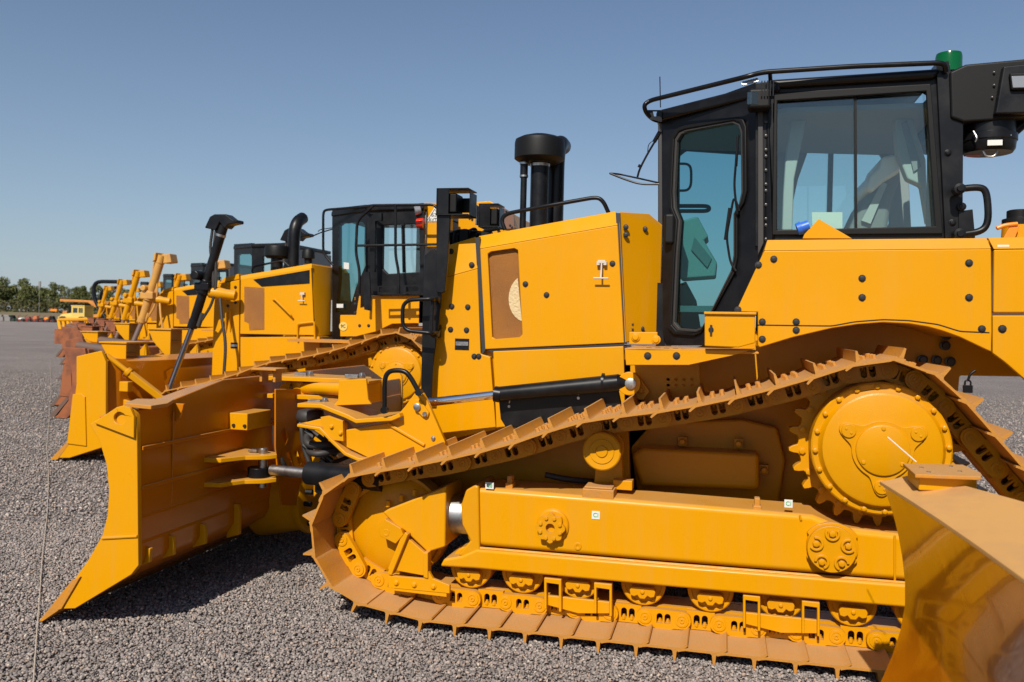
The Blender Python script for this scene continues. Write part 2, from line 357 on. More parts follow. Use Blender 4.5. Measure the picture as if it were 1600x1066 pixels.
def undercarriage(root, cast='cast', paint='paint'):
    build_track(root)
    cy = P(1375, 703, 4.78)                        # sprocket centre
    cx, cz = cy.x, cy.z+.008
    # sprocket ring with teeth
    sp = MB(); pts = []; NT = 25; ro = .440; ri = .388
    for i in range(NT):
        a = 2*math.pi*i/NT
        for da, rr in ((-.10, ri), (-.062, ri+.006), (-.046, ro-.022), (-.020, ro), (.020, ro), (.046, ro-.022), (.062, ri+.006), (.10, ri)):
            pts.append((cx+rr*math.cos(a+da), cz+rr*math.sin(a+da)))
    sp.prism(pts, 4.955, 5.03)
    so = sp.build('sprocket', cast, root, bevel=.004)
    seg = MB()
    for i in range(20):
        a = 2*math.pi*(i+.5)/20; seg.lathe((cx+.372*math.cos(a), 4.955, cz+.372*math.sin(a)), (0, -1, 0), [(0, .018), (.014, .018), (.016, .012)], 6)
    seg.build('sprocket_bolts', cast, so)
    hub = MB()
    hub.lathe((cx, 5.5, cz), (0, -1, 0), [(0, .30), (.50, .30), (.50, .335), (.70, .343), (.735, .341), (.742, .333), (.742, .308), (.757, .297), (.776, .288), (.782, .275), (.782, 0)], 72)
    ho = hub.build('hub_cover', cast, root, smooth=30)
    hb = MB()
    for i in range(20):
        a = 2*math.pi*(i+.25)/20
        hb.lathe((cx+.321*math.cos(a), 5.5-.742, cz+.321*math.sin(a)), (0, -1, 0), [(-.002, .017), (.004, .017), (.004, .013), (.016, .013), (.018, .010)], 6)
    hb.build('hub_bolts', cast, ho)
    pl = MB(); yf = 5.5-.782
    def ring(x, z, r, w, y, h, n=36):
        pl.lathe((x, y, z), (0, -1, 0), [(-.002, r), (h, r-.004), (h, 0)], n)
    # raised three-lobed plate: grooves are the gaps round discs
    ol = []
    for i in range(120):
        a = 2*math.pi*i/120; rr = .148
        for la in (29, 151, 270):
            d = abs((math.degrees(a)-la+180) % 360-180); rr = max(rr, .148+.088*math.exp(-(d/15)**2.4))
        ol.append((cx+rr*math.cos(a), cz+rr*math.sin(a)))
    pl.prism(ol, yf-.014, yf+.003)
    for la in (29, 151, 270):
        x, z = cx+.188*math.cos(R(la)), cz+.188*math.sin(R(la)); pl.lathe((x, yf-.014, z), (0, -1, 0), [(-.002, .036), (.009, .035), (.010, .0)], 28)
        for e in (-1, 1): pl.lathe((x+.012*e, yf-.023, z-.01*e), (0, -1, 0), [(-.001, .007), (.004, .006), (.004, 0)], 10)
    pl.lathe((cx+.0, yf-.014, cz), (0, -1, 0), [(-.002, .130), (.012, .129), (.015, .122), (.016, 0)], 56)
    pl.build('planet_cover', cast, ho, bevel=.003)
    sb = MB()
    for la in (90, 215, 325): sb.lathe((cx+.112*math.cos(R(la)), yf-.029, cz+.112*math.sin(R(la))), (0, -1, 0), [(-.001, .012), (.005, .010), (.006, 0)], 12)
    sb.build('cover_studs', cast, ho)
    # idlers
    for (ix, iz) in ((P(619, 819, 4.95).x, .505), (1.40, .50)):
        idl = MB().lathe((ix, 5.06, iz), (0, -1, 0), [(0, .325), (.13, .325), (.13, .305), (.12, .295), (.14, .27), (.165, .18), (.175, .08), (.175, 0)], 56)
        idl.build('idler', cast, root, smooth=30)
    # track frame beam
    fr = MB(); Y0 = 4.80
    yb = 5.16
    prof = XZ([(728, 768), (745, 757), (1285, 806), (1322, 828), (1420, 838), (1700, 870), (1700, 987), (1415, 950), (1040, 918), (742, 888), (688, 885), (692, 872), (716, 868), (738, 845)], Y0)
    upper = XZ([(742, 762), (1270, 806), (1318, 826), (1420, 838), (1720, 872), (1720, 940), (1415, 910), (1040, 880), (745, 855), (728, 850), (728, 775)], Y0)
    fo = fr.prism(upper, Y0+.018, yb).build('track_frame', paint, root, bevel=.034, seg=5)
    lower = XZ([(745, 858), (1040, 883), (1415, 913), (1720, 943), (1720, 984), (1415, 949), (1040, 916), (742, 888), (688, 885), (694, 873), (722, 868)], Y0)
    MB().prism(lower, Y0-.012, yb-.02).build('frame_rail', paint, fo, bevel=.016, seg=4)
    nose = XZ([(728, 766), (742, 758), (748, 760), (750, 862), (735, 872), (715, 868), (735, 845), (722, 820), (720, 790)], Y0)
    MB().prism(nose, Y0-.004, yb).build('frame_collar', cast, fo, bevel=.018, seg=3)
    wl = MB()
    a = XZ([(745, 857), (1040, 882), (1415, 912), (1700, 938)], Y0)
    wl.tube([(x, Y0+.010, z) for x, z in a], .009, 8)
    a = XZ([(744, 762), (744, 855)], Y0); wl.tube([(x, Y0+.016, z) for x, z in a], .007, 8)
    a = XZ([(1399, 838), (1399, 910)], Y0); wl.tube([(x, Y0+.014, z) for x, z in a], .006, 8)
    a = XZ([(1250, 806), (1252, 814), (1285, 812)], Y0); wl.tube([(x, Y0+.014, z) for x, z in a[:2]], .006, 8)
    wl.build('weld_seam', cast, fo)
    pist = MB(); c0 = P(712, 802, 4.98); pist.cyl((c0.x-.14, 4.98, c0.z), (c0.x+.14, 4.98, c0.z), .118, n=40)
    pist.build('recoil_rod', 'steel', root)
    # front fork
    fk = MB()
    fk.prism(XZ([(596, 802), (604, 797), (688, 764), (696, 760), (694, 856), (672, 863), (668, 866), (632, 832), (614, 820)], 4.80), 4.815, 5.13)
    f1 = fk.build('idler_fork', paint, root, bevel=.012, seg=3)
    MB().prism(XZ([(628, 834), (665, 866), (666, 898), (660, 900), (605, 890)], 4.79), 4.795, 4.83).prism(XZ([(632, 832), (637, 836), (611, 900), (604, 897)], 4.76), 4.765, 4.83).prism(XZ([(660, 864), (668, 864), (668, 905), (661, 903)], 4.76), 4.765, 4.83).build('fork_gusset', paint, f1, bevel=.005)
    g = MB().prism(XZ([(606, 900), (662, 905), (669, 893), (676, 905), (702, 915), (702, 928), (606, 919)], 4.77), 4.775, 4.80)
    g.prism(XZ([(615, 919), (697, 927), (697, 934), (615, 924)], 4.77), 4.779, 4.83)
    g.bolts([(619, 911), (647, 914), (677, 917)], 4.772, r=.012, h=.01)
    g.build('link_guard', paint, f1, bevel=.003)
    bb = MB(); q = P(604, 832, 4.80)
    bb.prism(XZ([(592, 824), (601, 811), (626, 826), (630, 836), (618, 850), (594, 838)], 4.79), 4.79, 4.9)
    bb.lathe((q.x, 4.792, q.z), (0, -1, 0), [(0, .022), (.004, .022), (.004, .012), (.001, .01), (.001, 0)], 20)
    for t in ((606, 787), (627, 778), (648, 770)): 
        e = P(*t, 4.86); bb.lathe(e, (0, 0, 1), [(-.02, .016), (.018, .016), (.02, .01)], 6)
    bb.build('fork_caps', cast, f1, bevel=.004)
    # rollers
    for k, (px, py) in enumerate([(736, 903), (817, 908), (905, 913), (1005, 925), (1110, 936), (1219, 943), (1331, 957), (1437, 970), (1545, 980)]):
        c = P(px, py, 4.90); zc = .312
        ro = MB().lathe((c.x, 5.10, zc), (0, -1, 0), [(0, .125), (.205, .125), (.212, .118), (.212, .104), (.206, .10), (.206, 0)], 40).build('track_roller', cast, root, smooth=30)
        cp = MB(); a = [(-.072, .018), (-.066, -.008), (-.045, -.014), (-.028, -.005), (-.014, -.024), (.014, -.024), (.028, -.005), (.045, -.014), (.066, -.008), (.072, .018), (.06, .04), (-.06, .04)]
        cp.prism([(c.x+u, zc-.050+v) for u, v in a], 4.845, 4.895); cp.lathe((c.x, 4.848, zc-.034), (0, -1, 0), [(0, .013), (.012, .012), (.014, 0)], 8)
        cp.build('roller_cap', cast, ro, bevel=.006)
    # roller guards
    for (x0, x1, yt, yb_, dr) in ((850, 956, 903, 952, 12), (1161, 1281, 930, 982, 12)):
        gm = MB(); Yg = 4.80
        for (u0, u1) in ((x0, x0+27), (x1-28, x1)):
            s_ = dr*.0
            f_ = lambda t: yt+(t-x0)*.10
            gm.prism(XZ([(u0, f_(u0)), (u1, f_(u1)), (u1, yb_+(u1-x0)*.09+2), (u1-4, yb_+(u1-x0)*.09+2), (u1-4, f_(u1)+8), (u0+4, f_(u0)+8), (u0+4, yb_+(u0-x0)*.09), (u0, yb_+(u0-x0)*.09)], Yg), Yg, Yg+.05)
        gm.prism(XZ([(x0+4, yt+28), (x1-4, yt+28+(x1-x0)*.10), (x1-4, yb_-2+(x1-x0)*.09), ((x0+x1)/2, yb_+2+(x1-x0)*.05), (x0+4, yb_-6)], Yg+.03), Yg+.035, Yg+.06)
        gm.build('roller_guard', paint, fo, bevel=.004)
    # pivot caps on the frame
    c = P(863, 822, Y0); pc = MB().lathe((c.x, Y0+.02, c.z), (0, -1, 0), [(0, .095), (.016, .092), (.022, .084), (.022, .0)], 40)
    gear = []
    for i in range(64):
        a = 2*math.pi*i/64; gear.append((c.x-.006+(.079+.007*math.cos(8*a))*math.cos(a), c.z-.006+(.079+.007*math.cos(8*a))*math.sin(a)))
    hole = [(c.x-.006+.026*math.cos(2*math.pi*i/20), c.z-.006+.026*math.sin(2*math.pi*i/20)) for i in range(20)]
    pc.prism(gear, Y0-.034, Y0, [hole])
    for i in range(8): a = 2*math.pi*(i+.5)/8; pc.lathe((c.x-.006+.060*math.cos(a), Y0-.034, c.z-.006+.060*math.sin(a)), (0, -1, 0), [(0, .012), (.010, .011), (.011, 0)], 6)
    d = P(902, 855, Y0); pc.lathe((d.x, Y0+.018, d.z), (0, -1, 0), [(0, .022), (.005, .020), (.005, .010), (.001, .008), (.001, 0)], 20)
    pc.build('pivot_cap', cast, fo, bevel=.003)
    c = P(1300, 854, Y0); pc = MB()
    pc.prism([(c.x+(.128+.018*(abs(math.sin(2*t)) > .8))*math.cos(t), c.z-.0+(.128)*math.sin(t)) for t in [2*math.pi*i/60 for i in range(60)]], Y0-.012, Y0+.02)
    pc.prism([(c.x-.006+(.121)*math.cos(t), c.z-.004+.121*math.sin(t)) for t in [2*math.pi*i/60 for i in range(60)]], Y0-.05, Y0-.012)
    for i in range(5):
        a = R(90+72*i); x, z = c.x-.006+.083*math.cos(a), c.z-.004+.083*math.sin(a)
        ht = []; ba = []
        for j in range(14):
            t = R(-125+250*j/13); u = math.cos(t); v_ = math.sin(t); r_ = .038
            # horseshoe open outwards
            ht.append((x-r_*(u*math.cos(a)-v_*math.sin(a)), z-r_*(u*math.sin(a)+v_*math.cos(a))))
            ba.append((x-.025*(u*math.cos(a)-v_*math.sin(a)), z-.025*(u*math.sin(a)+v_*math.cos(a))))
        pc.prism(ht+ba[::-1], Y0-.064, Y0-.05)
        pc.lathe((x, Y0-.05, z), (0, -1, 0), [(0, .019), (.018, .018), (.020, .012), (.020, 0)], 6)
    pc.build('pivot_cap', cast, fo, bevel=.003)
    # plates on top of the beam
    t = MB(); a = P(911, 762, 4.86); b = P(960, 772, 4.86)
    t.box(a.x, b.x, 4.83, 4.99, a.z-.06, a.z+.0); t.box(a.x+.01, b.x-.01, 4.84, 4.98, a.z, a.z+.012)
    for q in ((1183, 783), (798, 748)):
        e = P(*q, 4.9); t.box(e.x-.015, e.x+.015, 4.87, 4.93, e.z-.05, e.z+.02); t.box(e.x-.022, e.x+.022, 4.86, 4.94, e.z-.06, e.z-.02)
    t.build('frame_brackets', 'dust_sheen', fo, bevel=.005)
    # carrier roller
    c = P(940, 706, 4.8)
    cr = MB().lathe((c.x, 5.045, c.z), (0, -1, 0), [(0, .098), (.03, .105), (.05, .105), (.05, .09), (.16, .09), (.16, .107), (.235, .107), (.24, .10), (.236, .07), (.242, .068), (.238, .035), (.246, .03), (.246, 0)], 48).build('carrier_roller', cast, root, smooth=30)
    MB().prism([(c.x-.07, c.z-.22), (c.x+.10, c.z-.22), (c.x+.085, c.z-.06), (c.x-.06, c.z-.06)], 5.03, 5.11).box(c.x+.05, c.x+.16, 4.95, 5.05, c.z-.235, c.z-.18).build('roller_bracket', cast, cr, bevel=.004)
    return fo
# ------------------------------------------------------------------ near bulldozer (angling blade, light on a post)
def chamfered(root, name, low, top, Y0, dy, m, depth, bevel=.006, bolts=None, br=.013, hole=None):
    """body panel: low outline on plane Y0 (its first two points are the upper edge left, right); top two points sit dy deeper"""
    mb = MB(); q = [P(a, b, Y0) for a, b in low]; t0, t1 = [P(a, b, Y0+dy) for a, b in top]
    if hole:
        mb.prism([(v.x, v.z) for v in q], Y0, Y0+.03, [XZ(hole, Y0)])
    else: mb.prism([(v.x, v.z) for v in q], Y0, Y0+depth)
    o = mb.build(name, m, root, bevel=bevel)
    if hole: MB().prism([(v.x, v.z) for v in q], Y0+.034, Y0+depth).build('engine_block', 'cast', o)
    c = MB(); l, r = q[0], q[1]
    c.loft([[l+Vector((0, 0, .001)), t0, t0+Vector((0, .5, -.04)), l+Vector((0, .5, 0))], [r+Vector((0, 0, .001)), t1, t1+Vector((0, .5, -.04)), r+Vector((0, .5, 0))]])
    c.build('chamfer', m, o, bevel=.004)
    if bolts: MB().bolts(bolts, Y0, r=br).build('bolts', 'bolt', o)
    return o
def blade_vpat(root, mface='blade'):
    Y0 = 4.09
    end = [(140, 663), (154, 686), (166, 725), (170, 765), (168, 804), (160, 836), (138, 875), (113, 910), (90, 952), (117, 951), (205, 898), (216, 884), (214, 684), (213, 650), (207, 640), (197, 635), (186, 636)]
    e = XZ(end, Y0)
    body = MB(); prof = XZ([(146, 664), (160, 686), (172, 725), (176, 765), (174, 804), (166, 836), (144, 875), (119, 910), (98, 948), (116, 945), (203, 893), (213, 876), (212, 684), (210, 655)], Y0)
    zt = max(z for x, z in prof)
    def sec(y, lift, back=0):
        out = []
        for x, z in prof:
            k = max(0, (z-.75)/(zt-.75)); out.append((x+back*(z > .5 and x > -3.2), y, z+lift*k))
        return out
    body.loft([sec(Y0+.035, .05), sec(4.42, .08), sec(4.95, .17), sec(7.2, .17), sec(7.7, 0), sec(8.08, 0)])
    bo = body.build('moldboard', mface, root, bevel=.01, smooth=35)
    ep = MB().prism(e, Y0, Y0+.035)
    eo = ep.build('end_plate', 'paint', bo, bevel=.004)
    MB().prism(e, 8.085, 8.12).build('end_plate', 'paint', bo, bevel=.004)
    lug = MB().prism(XZ([(150, 660), (186, 636), (197, 633), (207, 637), (213, 650), (213, 684)], Y0), Y0-.022, Y0-.001, [[(P(191, 653, Y0).x+.038*math.cos(t), P(191, 653, Y0).z+.034*math.sin(t)) for t in [2*math.pi*i/24 for i in range(24)]]])
    lug.build('lifting_eye', 'paint', eo, bevel=.004)
    # cutting edge and front strip
    ce = MB().prism(XZ([(113, 906), (121, 903), (93, 953), (66, 971.5), (60, 972)], Y0), Y0-.002, 8.12)
    ce.build('cutting_edge', 'dust_sheen', bo, bevel=.003)
    fb = MB().prism(XZ([(118, 905), (128, 900), (98, 951), (91, 953)], Y0), Y0-.012, Y0-.001); fb.build('corner_bit', 'dust_sheen', bo, bevel=.003)
    # weld line low on the end plate and plate step
    MB().tube([P(160, 841, Y0)+Vector((0, -.002, 0)), P(215, 838, Y0)+Vector((0, -.002, 0))], .008, 8).build('weld_seam', 'cast', eo)
    # back: ribs (long weld seams), fins, lugs
    xb = P(214, 760, Y0).x
    rb = MB()
    for z, tk in ((1.02, .003), (.80, .006), (.64, .003), (.50, .006)):
        rb.box(xb-.01, xb+tk, Y0+.04, 8.05, z-.012, z+.012)
    rb.box(xb-.01, xb+.002, 4.40, 4.41, .40, 1.2)
    rb.build('back_ribs', mface, bo, bevel=.005)
    for px, z0, z1, dx in ((237, .38, .46, .05), (272, .37, .48, .07), (320, .36, .48, .08), (372, .33, .53, .09)):
        y = PX(px, 850, xb+.04).y
        MB().prism([(xb-.02, z1), (xb+.03, z1), (xb+dx*.5, z1-.05), (xb+dx*.5, z0), (xb-.05, z0-.03)], y, y+.03).build('fin', 'paint', bo, bevel=.006)
    # top mounting plate with gusset at the near end
    tp = MB(); a = P(194, 630, Y0+.05); zz = a.z
    tp.add(*_slab([(PZ(a_, b_, zz).x, PZ(a_, b_, zz).y) for a_, b_ in ((194, 631), (213, 624), (272, 625), (262, 631), (236, 635))], zz-.018, zz+.004))
    tp.build('top_plate', 'dust_sheen', bo, bevel=.004)
    gs = MB().prism(XZ([(216, 634), (239, 634), (236, 652), (231, 655), (231, 668), (219, 660), (215, 668)], 4.25), 4.25, 4.275, [XZ([(221, 640), (231, 640), (231, 652)], 4.25)]); gs.build('gusset', 'paint', bo, bevel=.003)
    g2 = MB().prism([(xb-.03, zz-.02), (xb+.05, zz-.02), (xb+.045, zz-.05), (xb+.02, zz-.11), (xb-.01, zz-.13)], 4.42, 4.44); g2.build('gusset', mface, bo, bevel=.004)
    # sensor box on the back
    b = P(387, 655, 5.0); sb = MB().box(xb-.02, xb+.12, 5.0, 5.30, b.z-.075, b.z+.035); so = sb.build('sensor_box', 'paint', bo, bevel=.006)
    bb = MB()
    for dx in (.03, .13): bb.lathe((xb+dx*.8, 5.0, b.z-.045), (0, -1, 0), [(0, .012), (.01, .011)], 8)
    bb.build('bolts', 'bolt', so)
    # tilt cylinder lugs on the back
    lz = P(400, 712, 5.0).z; l2 = P(400, 749, 5.0).z
    for z in (lz, l2):
        MB().add(*_slab([(xb-.02, 4.72), (xb+.10, 4.74), (-2.92, 4.89), (-2.82, 4.94), (-2.77, 5.02), (-2.82, 5.10), (-2.92, 5.13), (xb-.02, 5.2)], z-.014, z+.014)).build('cylinder_lug', 'paint', bo, bevel=.005)
    cz = (lz+l2)/2
    pn = MB(); c = Vector((-2.87, 5.02, cz)); pn.cyl(c-Vector((0, 0, .13)), c+Vector((0, 0, .125)), .03, n=16); pn.boxp((-2.94, 5.03, lz+.027), (.06, .05, .018)); pn.build('pin', 'steel', bo, bevel=.003)
    # centre: slotted cover and upper lugs
    Yc = 5.62
    cv = MB()
    ol = [(431, 608), (472, 608), (484, 640), (490, 668), (500, 694), (505, 730), (498, 790), (440, 790), (431, 700)]
    hs = [[(439, 676), (446, 668), (451, 686), (447, 698)], [(448, 708), (453, 706), (460, 730), (455, 732)], [(461, 706), (466, 704), (473, 724), (468, 728)]]
    cv.oprism(ol, (-2.89, 5.35), (-2.83, 6.6), .012, hs); cv.build('slotted_cover', mface, bo, bevel=.004)
    back = MB().box(xb+.005, xb+.10, 5.9, 6.4, .62, 1.27); back.build('centre_box', mface, bo, bevel=.01)
    for py, h in ((590, .012), (617, .012)):
        z = P(460, py, 5.62).z
        MB().add(*_slab([(xb, 5.45), (-2.75, 5.48), (-2.50, 5.50), (-2.42, 5.56), (-2.40, 5.66), (-2.46, 5.78), (xb, 5.9)], z-.016, z+.016)).build('strut_lug', 'paint', bo, bevel=.005)
    wb = MB().prism(XZ([(436, 612), (438, 602), (448, 596), (456, 598), (452, 603), (452, 609), (458, 612)], 5.55), 5.55, 5.6); wb.build('lug_web', 'paint', bo, bevel=.004)
    # small bracket standing on the top edge at the middle
    br = MB(); a = P(430, 583, 5.3); br.box(a.x-.12, a.x+.06, 5.2, 5.36, a.z+.02, a.z+.035); br.box(a.x-.09, a.x-.07, 5.25, 5.34, a.z-.06, a.z+.02); br.box(a.x+.01, a.x+.03, 5.25, 5.34, a.z-.06, a.z+.02)
    br.build('hose_bracket', 'dust_sheen', bo, bevel=.004)
    return bo
def _slab(xy, z0, z1):
    n = len(xy); ar = sum(xy[i][0]*xy[(i+1) % n][1]-xy[(i+1) % n][0]*xy[i][1] for i in range(n))
    if ar < 0: xy = xy[::-1]
    vs = [(x, y, z0) for x, y in xy]+[(x, y, z1) for x, y in xy]
    return vs, [tuple(range(n-1, -1, -1)), tuple(range(n, 2*n))]+[(i, (i+1) % n, (i+1) % n+n, i+n) for i in range(n)]

O1 = (-.6, 6.1, 0)
d1 = thing('bulldozer', O1, 'largest yellow bulldozer, with a green roof beacon and its whole near track in view', 'bulldozer', 'bulldozers parked in a row')
undercarriage(d1)
BL1 = blade_vpat(d1)
def body1(root):
    YB = 5.52
    # radiator guard and hood
    rg = chamfered(root, 'radiator_guard', [(684, 437), (746, 420), (751, 553), (766, 558), (775, 672), (690, 690), (668, 690), (680, 480)], [(701, 383), (743, 370)], YB, .05, 'paint', 1.1,
                   bolts=[(706, 479), (731, 480), (704, 515), (729, 516), (737, 414), (705, 393), (741, 557), (748, 557)])
    hd = chamfered(root, 'hood', [(750, 389), (965, 352), (975, 536), (758, 546)], [(748, 369), (962, 330)], YB, .06, 'paint', 1.1,
                   bolts=[(821, 444), (854, 461), (957, 412)], hole=[(762, 397), (768, 393), (803, 388), (809, 391), (816, 523), (812, 527), (774, 530), (769, 527)])
    a = P(703, 382, YB+.05); b = P(962, 330, YB+.06); c = P(748, 369, YB+.05)
    MB().loft([[(c.x, y, c.z-.02), (b.x, y, b.z-.02), (b.x, y, b.z-.3), (c.x, y, c.z-.3)] for y in (YB+.07, YB+1.12)]).build('hood_top', 'paint', hd)
    gr = XZ([(762, 397), (768, 393), (803, 388), (809, 391), (816, 523), (812, 527), (774, 530), (769, 527)], YB+.02)
    go = MB().prism([(x+(-.01 if i in (0, 1, 6, 7) else .01), z+(.01 if i < 4 else -.01)) for i, (x, z) in enumerate(gr)], YB+.031, YB+.0335).build('grille', 'grille', hd)
    cc = P(822, 466, YB); h = []
    for i in range(15):
        t = R(98+170*i/14); h.append((cc.x+.125*math.cos(t), cc.z+.158*math.sin(t)))
    e0, e1 = P(809.5, 430, YB), P(815, 502, YB); h = [q for q in h if q[0] < e0.x+(q[1]-e0.z)*(e1.x-e0.x)/(e1.z-e0.z)-.002]
    MB().prism(h, YB+.026, YB+.0295).build('filter_disc', 'filter', go)
    MB().prism(XZ([(742.5, 372), (749.5, 370), (759, 546), (753, 556)], YB+.006), YB+.006, YB+.03).prism(XZ([(962, 333), (969, 333), (979, 538), (973, 538)], YB+.008), YB+.008, YB+.03).prism(XZ([(757, 545), (975, 535), (975, 542), (770, 551)], YB+.007), YB+.0095, YB+.03).build('gap_shade', 'ink', hd)  # black strips stand in for the shade in the gaps between panels
    # T shaped latch
    lt = MB(); q = P(941, 412, YB)
    lt.boxp((q.x, YB-.02, q.z+.01), (.05, .03, .02)); lt.boxp((q.x-.022, YB-.018, q.z), (.02, .03, .025)); lt.boxp((q.x+.022, YB-.018, q.z), (.02, .03, .025))
    lt.tube([(q.x, YB-.03, q.z), (q.x, YB-.036, q.z-.05), (q.x, YB-.05, q.z-.095)], .006, 8); lt.cyl((q.x-.048, YB-.05, q.z-.097), (q.x+.048, YB-.05, q.z-.097), .006, n=10)
    lt.build('hood_latch', 'latch', hd, bevel=.002)
    lb = P(722, 538, YB); pl = MB().boxp((lb.x, YB-.002, lb.z), (.098, .004, .075)).build('data_plate', 'black', rg)
    MB().boxp((lb.x, YB-.006, lb.z+.004), (.088, .004, .026)).build('plate_field', 'steel', pl)
    # lower side panel
    lp = MB().prism(XZ([(770, 549), (974, 541), (976, 600), (976, 640), (775, 672)], YB), YB+.005, YB+.5).build('lower_panel', 'paint', root, bevel=.006)
    # rear angled hood panel
    y2 = 5.80
    A = [P(968, 331, YB+.02), P(968, 352, YB), P(977, 536, YB), P(1030, 521, y2), P(1035, 352, y2), P(1014, 334, y2)]
    rp = MB(); rp.loft([A, [p+Vector((-.06, .5, 0)) for p in A]]).build('cowl', 'paint', root, bevel=.006)
    bm_ = MB()
    for px, py, t in ((978, 355, .15), (978, 367, .15), (1008, 358, .6), (986, 507, .2), (986, 515, .2), (1003, 514, .45)):
        Y = YB+(y2-YB)*((px-970)/62); bm_.bolts([(px, py)], Y-.01, r=.012)
    bm_.build('bolts', 'bolt', rp if hasattr(rp, 'name') else root)
    # hood hand rail
    MB().tube([P(789, 359, 5.75), P(783, 344, 5.75), P(791, 334, 5.75), P(854, 322, 5.7), P(933, 308, 5.7), P(943, 315, 5.7), P(951, 333, 5.72)], .014, 12, fil=.06).build('hood_rail', 'black', root)
    # air cleaner
    Yc = 6.0; cc = P(843, 251, Yc); tz = P(843, 214, Yc).z; rr = SZ(40.5, Yc)
    ac = MB().lathe((cc.x, Yc, cc.z-.02), (0, 0, 1), [(0, .10), (.0, rr*.72), (.02, rr*.93), (.03, rr), (tz-cc.z-.03, rr), (tz-cc.z-.005, rr*.97), (tz-cc.z+.015, rr*.75), (tz-cc.z+.03, rr*.45), (tz-cc.z+.03, 0)], 56).build('air_cleaner', 'plastic', root, smooth=50)
    bz = 2.2
    MB().cyl((cc.x+.005, Yc, bz), (cc.x+.005, Yc, cc.z), .066, n=32).build('intake_pipe', 'black', ac)
    MB().lathe((cc.x+.005, Yc, cc.z-.045), (0, 0, 1), [(0, .070), (.02, .072), (.024, .066)], 32).build('clamp', 'steel', ac)
    dx = P(818, 300, Yc-.05).x
    nn = MB().cyl((dx, Yc-.05, bz), (dx, Yc-.05, cc.z-.12), .023, n=16).cyl((dx, Yc-.05, cc.z-.13), (dx, Yc-.05, cc.z-.01), .028, n=16).build('dust_tube', 'black', ac)
    MB().cyl((dx, Yc-.05, cc.z-.035), (dx, Yc-.05, cc.z-.022), .033, n=16).cyl((dx, Yc-.05, cc.z-.125), (dx, Yc-.05, cc.z-.112), .031, n=16).build('clamps', 'steel', ac)
    ex = P(868, 300, 6.2); top = P(872, 214, 6.2)
    MB().tube([(ex.x, 6.2, bz), (ex.x, 6.2, top.z-.13), (ex.x+.01, 6.26, top.z-.03), (ex.x+.0, 6.45, top.z-.02)], .062, 24, fil=.12, k=8).build('exhaust_stack', 'black', root)
    # front lamps, posts
    Yp = 5.40
    post = MB().prism(XZ([(682, 336), (703, 336), (700, 400), (695, 455), (690, 458), (681, 456)], Yp), Yp, Yp+.03)
    post.prism(XZ([(684, 400), (690, 420), (684, 500), (675, 560), (672, 622), (655, 622), (657, 520), (659, 440), (661, 398), (675, 388)], Yp), Yp+.03, Yp+.05)
    po = post.build('lamp_post', 'black', root, bevel=.004)
    def lampbox(px0, px1, py0, py1, Y, dd, nm):
        a, b = P(px0, py0, Y), P(px1, py1, Y); x0, x1, z1, z0 = a.x, b.x, a.z, b.z
        m = MB(); t = .008
        m.box(x0, x0+t, Y, Y+dd, z0, z1); m.box(x1-t*.5, x1, Y+.04, Y+dd, z0, z1-.02); m.box(x0, x1, Y, Y+dd, z1-t, z1); m.box(x0, x1, Y+.0, Y+dd, z0, z0+t)
        m.box(x0+t, x0+.085, Y+.002, Y+.008, z0+t, z1-t)
        o = m.build(nm, 'black', root, bevel=.003)
        MB().box(x0+.02, x0+.13, Y+.03, Y+dd-.02, z0+.02, z1-.03).build('lamp', 'plastic', o, bevel=.01)
        MB().boxp(((x0+x1)/2, Y+dd-.004, (z0+z1)/2), (x1-x0-.02, .006, (z1-z0)*.55)).build('back_plate', 'black', o)
        return o
    lampbox(682, 731, 294, 336, Yp-.02, .20, 'lamp_housing')
    lb2 = lampbox(748, 778, 318, 355, 5.85, .18, 'lamp_housing')
    q = P(746, 336, 5.88); MB().boxp((q.x-.008, 5.93, q.z), (.012, .13, .14)).build('lens', 'lamp', lb2, bevel=.004)
    ju = MB()
    for k in range(6):
        x = P(700+k*11, 365, 5.7).x; ju.tube([(x, 5.62+.05*k, 2.25), (x+.01, 5.65, 2.36+.02*(k % 2)), (x+.07, 5.75+.02*k, 2.39+.015*(k % 3)), (x+.10, 5.8, 2.30)], .011, 8, fil=.03)
    for k in range(7): x = P(702+k*10, 365, 5.75).x; ju.boxp((x, 5.68+.07*(k % 3), 2.31+.02*(k % 2)), (.06, .08, .13))
    ju.box(P(701, 365, 5.8).x, P(800, 365, 5.8).x, 5.75, 6.5, 2.20, 2.36).build('hose_cluster', 'plastic', root, bevel=.01)
    # side handles on the guard
    hm = MB().tube([P(684, 469, 5.45), P(676, 467, 5.30), P(638, 469, 5.30), P(629, 478, 5.30), P(629, 508, 5.30), P(637, 517, 5.30), P(676, 521, 5.30), P(684, 519, 5.45)], .013, 12, fil=.04)
    hm.tube([P(686, 478, 5.5), P(684, 466, 5.36), P(676, 466, 5.34), P(674, 524, 5.34), P(682, 526, 5.36), P(687, 514, 5.5)], .014, 12, fil=.03)
    hm.build('grab_handle', 'black', root)
    for q in ((685, 472), (685, 518)):
        c = P(*q, 5.5); MB().boxp((c.x, 5.49, c.z), (.035, .05, .09)).build('handle_foot', 'black', rg, bevel=.006)
    # lift cylinder
    a, b = P(650, 631.5, 5.24), P(782, 615.5, 5.24)
    rod = MB().cyl(a, b, .028, n=28).build('lift_cylinder', 'chrome', root)
    c1, c2 = P(776, 616, 5.24), P(966, 598, 5.24)
    MB().cyl(c1, c2, .046, .052, n=36).cyl(c1-Vector((.012, 0, -.001)), c1+Vector((.03, 0, -.003)), .050, n=36).build('barrel', 'black', rod, smooth=35)
